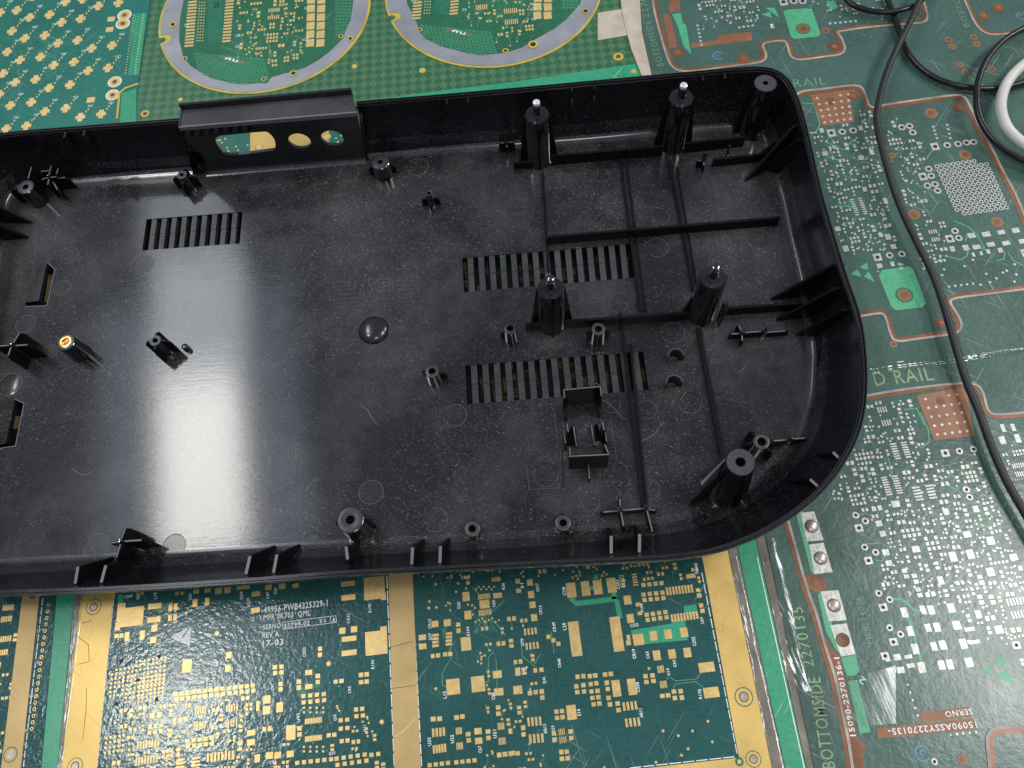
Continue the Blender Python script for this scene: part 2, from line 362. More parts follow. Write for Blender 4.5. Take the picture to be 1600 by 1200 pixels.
for i in range(N):
    r_in = rim[i]+inw[i]*.0026; f = flr[i]; D = (f-r_in).length; dirv = (r_in-f)
    if dirv.length < 1e-5: dirv = -inw[i]*.001
    dn = dirv.normalized(); top = ZR-.0014
    K = Vector((min(RF, D*.5), 0)); T = Vector((D, top-ZF)); e = K+(T-K).normalized()*RF
    pr = []
    for k in range(6):
        t = k/5; q = (1-t)**2*Vector((0, 0))+2*t*(1-t)*K+t*t*e; pr.append((f+dn*q.x, ZF+q.y))
    for k in range(1, 7):
        t = k/6; q = e.lerp(T, t); q = Vector((q.x+.0016*sin(pi*t)*min(1, D/.012), q.y)); pr.append((f+dn*q.x, ZF+q.y))
    o = rim[i]; n_ = inw[i]
    pr += [(o+n_*.0019, ZR-.0014), (o+n_*.0018, ZR-.0002), (o+n_*.0011, ZR-.0002), (o+n_*.0010, ZR-.0012), (o+n_*.0007, ZR-.0012), (o+n_*.0006, ZR), (o+n_*.0001, ZR), (o, ZR-.0002), (o, ZR-.0028),
           (o+n_*.0007, ZR-.0030), (o+n_*.0007, ZR-.0042), (o+n_*.0002, ZR-.0045)]
    for k in range(6, -1, -1):
        t = k/7; q = (f-n_*.002).lerp(o+n_*.0004, t); pr.append((q-n_*.0008*sin(pi*t), ZF-.0025+(ZR-.0045-ZF+.0025)*t))
    rings.append(pr)
NP = len(rings[0]); V = [(p.x, p.y, z) for rg in rings for p, z in rg]; Fw = []; Fr = []; Ff = []
A0, A1 = P(281, 184, ZR), P(557, 158, ZR)
for i in range(N):
    j = (i+1) % N; mid = (rim[i]+rim[j])/2
    cut = A0.x < mid.x < A1.x and mid.y > flr[0].y
    for k in range(NP-1):
        q = (i*NP+k, j*NP+k, j*NP+k+1, i*NP+k+1)
        if cut: continue
        (Fr if 11 <= k <= 22 else Ff if k < 6 else Fw).append(q)
obj('side_wall', V, Fw, 'wall', tray, 32)
obj('rim', V, Fr, 'rim', tray, 32)
obj('wall_fillet', V, Ff, 'fillet', tray, 60)
# floor with vents, slots and windows
def slots(n, x0, y0, x1, y1, x2, y2, x3, y3, frac):
    # quad TL, TR, BR, BL in px -> n slots separated by slats
    out = []; sl = []
    TL, TR, BR, BL = P(x0, y0, ZF), P(x1, y1, ZF), P(x2, y2, ZF), P(x3, y3, ZF); pt = (1-frac)/(n-1+frac) if False else None
    pitch = 1/(n-1+frac)
    for i in range(n):
        a, b = i*pitch, (i+frac)*pitch
        out.append([TL.lerp(TR, a), TL.lerp(TR, b), BL.lerp(BR, b), BL.lerp(BR, a)])
        if i < n-1:
            c = (i+1)*pitch; sl.append([TL.lerp(TR, b), TL.lerp(TR, c), BL.lerp(BR, c), BL.lerp(BR, b)])
    return [TL, TR, BR, BL], sl
holes = []; slats = []
for args in ((10, 229, 342.5, 379, 331, 374.5, 380.5, 222, 391.5, .52), (16, 722, 403, 985, 380.5, 991, 434, 725, 456.5, .48), (16, 727, 571, 1005, 549, 1014, 609, 730, 631.5, .47)):
    q, sl = slots(*args); holes.append([p.to_2d() for p in q]); slats.append(sl)
def hpx(*pts): return [P(x, y, ZF).to_2d() for x, y in pts]
holes += [hpx((74, 411), (85, 422), (73, 477), (41, 478), (39, 473), (61, 470)), hpx((24, 625), (37, 631), (24, 696), (-12, 702), (-14, 697), (10, 693)),
          [P(1054+12*cos(pi*k/10), 563-11*sin(pi*k/10), ZF).to_2d() for k in range(11)], [P(1051+12*cos(pi*k/10), 604-11*sin(pi*k/10), ZF).to_2d() for k in range(11)],
          hpx((893, 665), (897, 665), (900, 697), (885, 697), (884, 690)), hpx((928, 663), (934, 663), (942, 694), (930, 698))]
holes = [[tuple(p) for p in h] for h in holes]
def fl(u, v, w): return (u, v, ZF-w*.0022)
V, Fc = holed([tuple(p) for p in flr], holes, fl)
floor = obj('floor_panel', V, Fc, 'floor', tray)
for g, sl in enumerate(slats):
    for q in sl:
        m1 = [q[0].lerp(q[3], .5), q[1].lerp(q[2], .5)]
        a = prism([q[0].to_2d(), q[1].to_2d(), (q[1].lerp(q[2], .49)).to_2d(), (q[0].lerp(q[3], .49)).to_2d()], ZF-.0078, ZF-.0004)
        b = prism([(q[0].lerp(q[3], .495)).to_2d(), (q[1].lerp(q[2], .495)).to_2d(), q[2].to_2d(), q[3].to_2d()], ZF-.0078, ZF-.0006)
        obj('vent_slat', *merge(a, b), 'slat', tray)
# ramps of the two windows (sloping tongues)
for a, b, c, d in (((58, 413), (74, 411), (61, 470), (39, 473)), ((2, 628), (24, 625), (10, 693), (-14, 697))):
    pts = [P(*a, ZF+.0003), P(*b, ZF+.0003), P(*c, ZF+.0003), P(*d, ZF+.0003)]
    v = [tuple(p) for p in pts]+[(p.x, p.y, ZF-.0005) for p in pts]
    v[1] = (pts[1].x, pts[1].y, ZF+.0006); v[2] = (pts[2].x, pts[2].y, ZF+.0006)
    obj('window_tongue', v, [(3, 2, 1, 0), (4, 5, 1, 0)[::-1], (5, 6, 2, 1)[::-1], (6, 7, 3, 2)[::-1], (7, 4, 0, 3)[::-1]], 'floor', tray)
def mpp(x, y, z=ZF): return (P(x+1, y, z)-P(x, y, z)).length
# ejector pin marks
for x, y, r, dk in ((580, 769, 19, 0), (680, 812, 19, 0), (711, 649, 18, 1), (488, 846, 14, 0), (853, 742, 19, 0), (923, 785, 14, 0), (225, 413, 15, 1), (77, 341, 12, 1), (545, 271, 15, 1), (653, 261, 16, 1),
                    (655, 340, 16, 0), (706, 416, 11, 0), (940, 274, 13, 1), (950, 346, 15, 0), (1033, 339, 13, 0), (1027, 387, 17, 0), (1185, 374, 18, 0), (966, 475, 15, 0), (895, 463, 14, 0), (832, 545, 12, 0),
                    (40, 506, 15, 0), (78, 550, 12, 1), (395, 360, 11, 1), (16, 601, 18, 0), (108, 399, 14, 1), (71, 371, 15, 1), (150, 853, 19, 0), (272, 853, 18, 0), (1078, 630, 18, 0), (1015, 765, 16, 0), (967, 736, 13, 0),
                    (1010, 640, 16, 0), (1052, 520, 18, 0), (1200, 440, 14, 0), (97, 450, 13, 1), (955, 632, 14, 0), (912, 720, 12, 0), (1190, 555, 16, 0)):
    c = P(x, y, ZF); rr = r*mpp(x, y)
    mk = obj('ejector_mark', *lathe(c, [(.0001, ZF+.00004), (rr*.96, ZF+.00004), (rr, ZF-.0001)], 32), 'pin_mark', tray, 30)
    obj('ring_edge', *lathe(c, [(rr*.97, ZF+.00001), (rr*.975, ZF+.00009), (rr*1.02, ZF+.00009), (rr*1.025, ZF+.00001)], 32, random.uniform(0, 6), random.uniform(8, 10)), 'pin_edge', mk, 60)
# dome
c = P(584, 516, ZF); rd = 24*mpp(584, 516)
obj('dome', *lathe(c, [(rd*cos(a*pi/2/10), ZF+.0036*sin(a*pi/2/10)) for a in range(11)], 40), 'rim', tray, 60)
# engraved grid
vv = []
for i in range(7):
    y0 = 431+i*6.5; vv.append(ribbon([P(521+i*.3, y0+11, ZF), P(656, y0, ZF)], .00012, ZF+.00003))
for i in range(18):
    x0 = 522+i*7.6+(i % 3)*1.2; vv.append(ribbon([P(x0, 442-i*.62, ZF), P(x0+1, 471-i*.5, ZF)], .00010, ZF+.00003))
for a, b in (((824, 727), (826, 765)), ((826, 765), (874, 762)), ((874, 762), (874, 755)), ((866, 640), (872, 700)), ((872, 700), (884, 702)), ((954, 655), (964, 720))):
    vv.append(ribbon([P(*a, ZF), P(*b, ZF)], .00022, ZF+.00003))
obj('engraved_line', *merge(*vv), 'pin_edge', tray, kind='stuff')
for loop in (((74, 410), (86, 421), (73.5, 478), (40, 479.5)), ((24, 624), (38, 630), (24.5, 697), (-13, 703))):
    obj('window_edge', *ribbon([P(x, y, ZF) for x, y in loop], .0004, ZF+.00025, ZF-.0002), 'edge', tray)
# ribs
def rib(a, b, w, h, mat='matt', name='rib', z=ZF, taper=0):
    pa, pb = P(*a, z), P(*b, z)
    v = plate(pa, pb, w, [(0, z-.0005), (1, z-.0005), (1, z+h*(1-taper)), (0, z+h)])
    return obj(name, *v, mat, tray)
for a, b, w_, h_ in (((855, 381), (1214, 351), .0014, .0068), ((822, 516), (846, 514), .0014, .0070), ((880, 512), (1072, 499), .0014, .0074), ((1134, 491), (1248, 483), .0014, .0070),
                     ((862, 257), (1034, 242), .0014, .0076), ((1068, 238), (1160, 228), .0014, .0076), ((1112, 260), (1184, 252), .0014, .0062), ((1184, 252), (1218, 224), .0014, .0062),
                     ((803, 263), (838, 261), .0014, .0050)):
    rib(a, b, w_, h_)
for a, b, w_, h_ in (((967, 232), (1000, 488), .0013, .0016), ((976, 236), (1008, 488), .0013, .0010), ((969, 491), (1003, 792), .0012, .0026), ((985, 540), (1010, 790), .0012, .0016), ((1046, 255), (1083, 455), .0014, .0018), ((1057, 262), (1090, 455), .0008, .0012),
                     ((1090, 516), (1130, 722), .0022, .0026), ((848, 272), (857, 425), .0012, .0016)):
    rib(a, b, w_, h_)
# tall posts
def at_top(x, y, h): return P(x, y, ZF+h)
def post(x, y, hb, rt, rb, pin=True, fins=(), label=None, hole=0.0):
    c = at_top(x, y, hb); z = ZF+hb
    root = obj('standoff_post', *lathe(c, [(rb*1.06, ZF-.0002), (rb, ZF+.0012), (rt, z-.0004), (rt*.97, z)]+([(.0001, z)] if not hole else [(hole, z), (hole*.9, z-.010), (.0001, z-.010)]), 36), 'gloss', tray, 35)
    if label: root['label'] = label
    cap = obj('collar', *lathe(c, [(rt*.93, z+.00005), (rt*.9, z+.0002), (hole*1.1+.0001, z+.0002), (hole+.0001, z+.00005)] if hole else [(rt*.93, z+.00005), (rt*.9, z+.0003), (rt*.5, z+.0003), (rt*.45, z+.0008), (.0014, z+.0009)], 36), 'rim' if pin else 'top', root, 35)
    if hole: obj('screw_hole', *lathe(c, [(.0001, z-.004), (hole*1.08, z-.004), (hole*1.08, z+.0003)], 20), 'pit', root, 35)
    if pin:
        obj('pin', *lathe(c, [(.0030, z), (.0024, z+.0008), (.0021, z+.0012), (.0019, z+.0068), (.0017, z+.0070), (.0017, z+.0074)], 20), 'gloss', root, 40)
        obj('pin_tip', *lathe(c, [(.0017, z+.0074), (.0020, z+.0080), (.0018, z+.0092), (.0008, z+.0097), (.0001, z+.0098)], 20), 'bright_tip' if y < 200 else 'gloss', root, 50)
    for ang, ext, frac in fins:
        d = Vector((cos(ang), sin(ang)))
        a = c.to_2d()+d*rt*.7; b = c.to_2d()+d*(rb+ext); L = (b-a).length; s0 = max(.02, (rt*1.1-rt*.7)/L)
        obj('fin', *plate(a, b, .0013, [(0, ZF-.0003), (1, ZF-.0003), (1, ZF+.004), (s0, ZF+hb*frac), (0, ZF+hb*frac)]), 'matt', root)
    return root
E_ = TA
post(839, 179, .036, .0064, .0068, True, ((E_, .0036, .98), (E_+pi, .0036, .98), (E_-pi/2, .0006, .9)))
post(1064.5, 153, .036, .0064, .0068, True, ((E_, .0036, .98), (E_+pi, .0036, .98), (E_-pi/2, .0006, .9)))
post(1196, 130, .036, .0060, .0070, False, ((E_+.2, .003, .95), (E_+pi, .003, .95), (E_-pi/2, .0006, .9)), 'corner screw post without a pin', .0012)
post(860.5, 450, .036, .0063, .0069, True, ((E_, .0034, .98), (E_+pi, .0034, .98), (E_-pi/2, .0014, .85)))
post(1114, 433, .036, .0063, .0069, True, ((E_, .0005, .98), (E_+pi, .0030, .5), (E_-pi/2, .0010, .9)))
post(1157, 722, .040, .0062, .0098, False, ((E_+pi+.42, .0075, .97), (E_-pi/2+.35, .0022, .9), (E_-.3, .001, .85)), 'wide conical screw post in the lower right corner', .0019)
def boss(x, y, h, ro, ri, wings=(), brass=False, top='top', wl=.004, wh=.8, name='screw_boss', label=None):
    c = at_top(x, y, h); z = ZF+h
    root = obj(name, *lathe(c, [(ro*1.12, ZF-.0002), (ro, z-.0002), (ro*.95, z), (ri, z), (ri*.95, z-.006 if h > .007 else z-h*.8), (.0001, z-.006 if h > .007 else z-h*.8)], 28), 'gloss', tray, 35)
    if label: root['label'] = label
    obj('boss_face', *lathe(c, [(ro*.93, z+.00002), (ro*.9, z+.0001), (ri*1.1, z+.0001), (ri*1.05, z+.00002)], 28), top, root, 40)
    obj('screw_hole', *lathe(c, [(.0001, z-.002), (ri*1.0, z-.002), (ri*1.06, z+.00008)], 18), 'pit', root, 40)
    if brass:
        k = []; n = 40
        ins = obj('brass_insert', *lathe(c, [(ro*.70, z-.0008), (ro*.72, z+.0003), (ro*.62, z+.0005), (ro*.44, z+.0004), (ro*.42, z-.0012), (.0001, z-.0016)], 32), 'brass', root, 35)
        d = Vector((cos(.75), sin(.75)))*ro*.6
        obj('slot_bar', *plate(c.to_2d()-d, c.to_2d()+d, .0006, [(0, z-.001), (1, z-.001), (1, z+.0002), (0, z+.0002)]), 'brass', ins)
    for a in wings:
        d = Vector((cos(a), sin(a)))
        obj('wing', *plate(c.to_2d()+d*ro*.9, c.to_2d()+d*(ro+wl), .0011, [(0, ZF), (1, ZF), (1, ZF+h*wh*.8), (.5, ZF+h*wh), (0, ZF+h*wh)]), 'matt', root)
    return root
U = mpp(700, 600)                                 # metres per px near the middle of the floor
boss(547, 812, .017, 19*U, 6*U, (E_, E_+pi, E_-pi/2), wl=.0018, wh=.92)
boss(738, 826, .006, 12*U, 5*U, (E_+pi/2,), wl=.001)
boss(880, 817, .006, 12*U, 5*U, (E_+pi/2,), wl=.001)
boss(1190, 690, .012, 12*U, 6*U, (E_+2.1, E_+pi, E_-.9, E_), wl=.0035, wh=.9)
boss(675, 580, .011, 11*U, 5*U, (E_+pi-.5, E_+.1), wl=.0028, wh=.6)
boss(797, 513, .011, 10*U, 5*U, (E_+pi, E_-pi/2), wl=.002, wh=.6)
boss(935, 514, .012, 11*U, 5*U, (E_+pi, E_, E_-pi/2), wl=.002, wh=.8)
boss(102.5, 534, .0135, 15*U, 8*U, (-.62,), True, wl=.0045, wh=.55, label='screw boss with a brass threaded insert')
boss(242.5, 532, .013, 9*U, 4.5*U, (E_+pi/2+.1, E_+pi, E_-pi/2, E_), wl=.0036, wh=.95)
boss(40, 292, .013, 15*U, 5*U, (E_+pi/2, E_+pi), wl=.006, wh=.95)
boss(284, 273, .011, 9*U, 3.5*U, (E_+pi/2, E_+pi, E_, E_-pi/2), wl=.004, wh=.85)
boss(594, 253, .010, 16*U, 4*U, (E_, E_+pi, E_-pi/2+.4), wl=.0024, wh=.6)
boss(670, 302, .010, 6*U, 3*U, (E_, E_+pi, E_-pi/2), wl=.0030, wh=.55)
# crossed pins
def cross(x, y, h, arms, pinr=.0011, pinh=.0015, mat='matt', lab=None):
    c = at_top(x, y, h); root = obj('locating_pin', *lathe(c, [(pinr*1.1, ZF), (pinr, ZF+h), (pinr*.7, ZF+h+pinh*.5), (.0001, ZF+h+pinh*.55)], 16), 'gloss', tray, 50)
    for a, L, hh in arms:
        d = Vector((cos(a), sin(a))); e = c.to_2d()+d*L
        fn = obj('fin', *plate(c.to_2d(), e, .0012, [(0, ZF-.0004), (1, ZF-.0004), (1, ZF+h*hh*.75), (.85, ZF+h*hh), (0, ZF+h*hh)]), mat, root)
        obj('worn_edge', *plate(c.to_2d()+d*.0014, c.to_2d()+d*(L*.85), .0006, [(0, ZF+h*hh-.0001), (1, ZF+h*hh-.0001), (1, ZF+h*hh+.00006), (0, ZF+h*hh+.00006)]), 'edge', fn)
    return root
cross(17, 538, .016, ((E_+1.2, .0085, .95), (E_+pi, .009, .95), (E_-1.7, .0070, .95), (E_-.02, .009, .90)))
cross(187, 845, .015, ((E_, .011, .9), (E_+pi, .006, .85), (E_+1.35, .0068, .95), (E_-1.75, .0085, .9)))
cross(970, 794, .010, ((E_+1.5, .006, .7), (E_-1.5, .009, .8), (E_+pi, .009, .5), (E_, .012, .6)), .0012)
cross(1011, 791, .010, ((E_-1.45, .013, .7), (E_-.2, .005, .5)), .0012)
cross(1160, 519, .006, ((E_, .011, .9), (E_+pi, .006, .8), (E_-1.7, .005, .8), (E_+1.8, .005, .9)), .0010)
cross(1198, 513, .009, ((E_, .012, .5),), .0008)
cross(1134, 475, .022, ((E_-1.3, .0015, .9),), .0014)
cross(1103, 240, .011, ((E_+pi, .004, .5), (E_-1.8, .004, .5), (E_+pi/2, .003, .8)), .0010)
cross(790, 207, .015, ((E_+pi, .0045, .45), (E_, .0045, .45), (E_-pi/2, .003, .4)), .0009)
cross(1140, 229, .012, ((E_-1.6, .001, .5),), .0008)
cross(288, 541, .0035, (), .0016, .0008)
cross(75, 275, .012, ((E_+pi/2, .009, .95), (E_, .010, .8), (E_+pi, .006, .8), (E_-pi/2, .006, .9), (E_-1.0, .010, .7)), .0008)
cross(1236, 684, .009, ((E_, .008, .8), (E_+pi, .009, .7)), .0011)
# bracket frame beside the left boss
def wallseg(a, b, h, t=.0011, mat='matt', name='bracket_wall', par=None, edge=True, z=ZF):
    pa, pb = P(a[0], a[1], z+h), P(b[0], b[1], z+h)
    o = obj(name, *plate(pa, pb, t, [(0, z-.0004), (1, z-.0004), (1, z+h), (0, z+h)]), mat, par or tray)
    if edge: obj('worn_edge', *plate(pa, pb, t*.45, [(0, z+h-.0001), (1, z+h-.0001), (1, z+h+.00006), (0, z+h+.00006)]), 'edge', o)
    return o
for a, b, h in (((49, 261), (44, 279), .014), ((91, 263), (88, 272), .013), ((64, 268), (80, 266), .012), ((68, 279), (88, 276), .011)):
    wallseg(a, b, h)
# spring clip bracket
wallseg((881, 609), (938, 604), .019)
wallseg((881, 609), (882, 622), .019); wallseg((938, 604), (940, 619), .019)
wallseg((884, 626), (884, 651), .006, .0016, edge=False); wallseg((937, 622), (936, 646), .006, .0016, edge=False)
wallseg((886, 663), (888, 675), .018); wallseg((880, 675), (884, 693), .012, .0008); wallseg((941, 659), (944, 672), .018); wallseg((945, 671), (948, 690), .012, .0008)
wallseg((896, 666), (901, 698), .0015, .0012); wallseg((924, 665), (929, 697), .0015, .0012)
wallseg((890, 700), (891, 711), .018); wallseg((945, 695), (951, 709), .018); wallseg((889, 713), (952, 710), .0185)
wallseg((919, 722), (921, 748), .006, .0010, edge=True)
wallseg((879, 700), (880, 760), .0002, .0004, edge=False)
# half rings beside the small holes
for x, y in ((1054, 564), (1051, 605)):
    c = P(x, y, ZF); r = 13.5*mpp(x, y)
    obj('half_ring', *lathe(c, [(r*.80, ZF-.002), (r*.80, ZF+.0062), (r, ZF+.0062), (r, ZF-.0002)], 24, 0, pi+.15), 'top', tray, 40)
# gussets on the walls
def gus(w1, f1, zt=ZR-.004, t=.0013, ins=.18, edge=True, fz=ZF, keep=.12):
    a = P(w1[0], w1[1], zt); b = P(f1[0], f1[1], fz)
    g = obj('gusset', *plate(a, b, t, [(-.1, fz-.0002), (1, fz-.0002), (keep, zt), (-.1, zt)]), 'matt', tray)
    if edge: obj('worn_edge', *plate(a, b, t*.9, [(-.05, zt-.0001), (keep, zt-.0001), (keep, zt+.00008), (-.05, zt+.00008)]), 'edge', g)
for w1, f1 in (((1250, 192), (1163, 283)), ((1256, 220), (1180, 262)), ((1311, 414), (1203, 468)), ((1319, 449), (1212, 500)), ((1326, 484), (1244, 523))):
    gus(w1, f1, edge=False, keep=.16)
for w1, f1 in (((1311, 716), (1250, 716)), ((1278, 760), (1210, 752))): gus(w1, f1, keep=.30, zt=ZR-.003)
for w1, f1 in (((-55, 300), (52, 348)), ((-60, 330), (46, 371))): gus(w1, f1, edge=False)
for x, y, fx, fy in ((118, 909, 176, 870), (159, 907, 220, 868), (385, 894, 430, 852), (428, 892, 468, 850), (543, 872, 560, 848), (643.5, 879, 662, 842), (687.5, 877, 702, 840), (955, 862, 950, 824), (999, 860, 992, 820)):
    gus((x, y), (fx, fy), zt=ZR-.0065, keep=.42, t=.0014)
for x, y in ((103, 206), (133, 203), (698, 154), (731, 151), (893, 135), (928, 131), (1097, 117), (1131, 114)):
    a = P(x, y+3, ZR-.002); d = Vector((-sin(-TA), -cos(TA)))*.0032
    obj('wall_fin', *plate(a.to_2d()+Vector((0, .002)), a.to_2d()+d, .0011, [(0, ZF+.006), (.5, ZF+.008), (1, ZR-.006), (1, ZR-.0012), (0, ZR-.0012)]), 'wall', tray)
# connector panel with three openings and its ledge
pa, pb = P(300, 273, ZF), P(575, 250.5, ZF); zl = ZF+.027
a0 = PV(281, 200, pa, pb)[0]; a1 = PV(557, 177, pa, pb)[0]; zl = (PV(281, 200, pa, pb)[1]+PV(557, 177, pa, pb)[1])/2
fl0, fl1 = -.004, (pb-pa).length+.002
outl = [(fl0+.006, ZF-.001), (fl1-.003, ZF-.001), (a1, zl), (a0, zl)]
hs = []
st = [PV(x, y, pa, pb) for x, y in ((356, 211), (408, 206), (420, 208), (429, 219), (429.5, 232), (420, 236), (360, 242.5), (346, 235), (337, 220), (342, 213))]
hs.append([tuple(p) for p in catmull(st, 4, True)])
for cx, cy, rx in ((468, 220.5, 18.5), (519, 216, 18.5)):
    sc, zc = PV(cx, cy, pa, pb); rr = PV(cx+rx, cy-1, pa, pb)[0]-sc
    hs.append(circ((sc, zc), rr*.92, 26))
du = (pb-pa).to_2d().normalized(); dn = Vector((-du.y, du.x))
def pf(u, v, w_): q = pa.to_2d()+du*u+dn*w_*.0018; return (q.x, q.y, v)
panel = obj('connector_panel', *holed(outl, hs, pf), 'gloss', tray)
lq = [P(281, 200, zl), P(557, 177, zl), P(550.5, 147.5, zl), P(285.5, 171.5, zl)]
ledge = obj('ledge', *prism([p.to_2d() for p in lq], zl-.0012, zl+.0006), 'top', panel)
obj('front_lip', *plate(lq[0], lq[1], .0010, [(-.002, zl-.0016), (1.002, zl-.0016), (1.002, zl+.0009), (-.002, zl+.0009)]), 'edge', ledge)
obj('back_lip', *plate(lq[3], lq[2], .0014, [(-.003, zl-.0012), (1.003, zl-.0012), (1.003, zl+.0042), (-.003, zl+.0042)]), 'gloss', ledge)
obj('end_lip', *plate(lq[0], lq[3], .0011, [(0, zl-.0012), (1, zl-.0012), (1, zl+.0010), (0, zl+.0010)]), 'rim', ledge)
for aa, bb, q in ((P(276, 273, ZF), a0, -1), (P(577, 250.5, ZF), a1, 1)):
    e = pa.to_2d()+du*bb; e2 = e+dn*.010
    b2 = pa.to_2d()+du*(fl0+.006 if q < 0 else fl1-.003)
    obj('cheek', [(*b2, ZF), (*(b2+dn*.003), ZF), (*(e+dn*.006), ZR-.001), (*e, ZR-.001), (*(b2+du*q*.0014), ZF), (*(b2+du*q*.0014+dn*.003), ZF), (*(e+du*q*.0014+dn*.006), ZR-.001), (*(e+du*q*.0014), ZR-.001)],
        [(0, 1, 2, 3), (7, 6, 5, 4), (0, 4, 5, 1), (1, 5, 6, 2), (2, 6, 7, 3), (3, 7, 4, 0)], 'wall', panel)
fs = []
for k in range(7):
    a_ = pi/2*k/6; q_ = .0030*(1-sin(a_)); fs.append((q_, .0030*(1-cos(a_))))
q0, q1 = pa.to_2d()+du*.009, pb.to_2d()-du*.001
V = []; Fc = []
for k, (d_, z_) in enumerate(fs):
    for e in (q0, q1): p_ = e-dn*d_; V.append((p_.x, p_.y, ZF+z_+.0001))
for k in range(6): Fc.append((2*k, 2*k+1, 2*k+3, 2*k+2))
obj('foot_fillet', V, Fc, 'fillet', panel, 60)
# lint and hairs on the floor
vv = []
for pts in (((563, 633), (575, 642), (582, 655), (590, 664)), ((498, 746), (485, 756), (478, 768)), ((1001, 690), (1020, 680), (1030, 668)), ((942, 625), (955, 634), (974, 655)), ((1207, 711), (1215, 719), (1221, 727)),
            ((113, 733), (130, 742), (146, 736)), ((212, 692), (214, 668), (219, 648)), ((462, 701), (463, 717)), ((420, 717), (421, 735)), ((1156, 582), (1164, 573)), ((930, 598), (938, 604), (936, 616)), ((1062, 626), (1072, 612))):
    q = catmull([P(x, y, ZF+.0002) for x, y in pts], 5); vv.append(tube(q, .00006, 5))
obj('lint_fibre', *merge(*vv), 'lint', tray, kind='stuff')
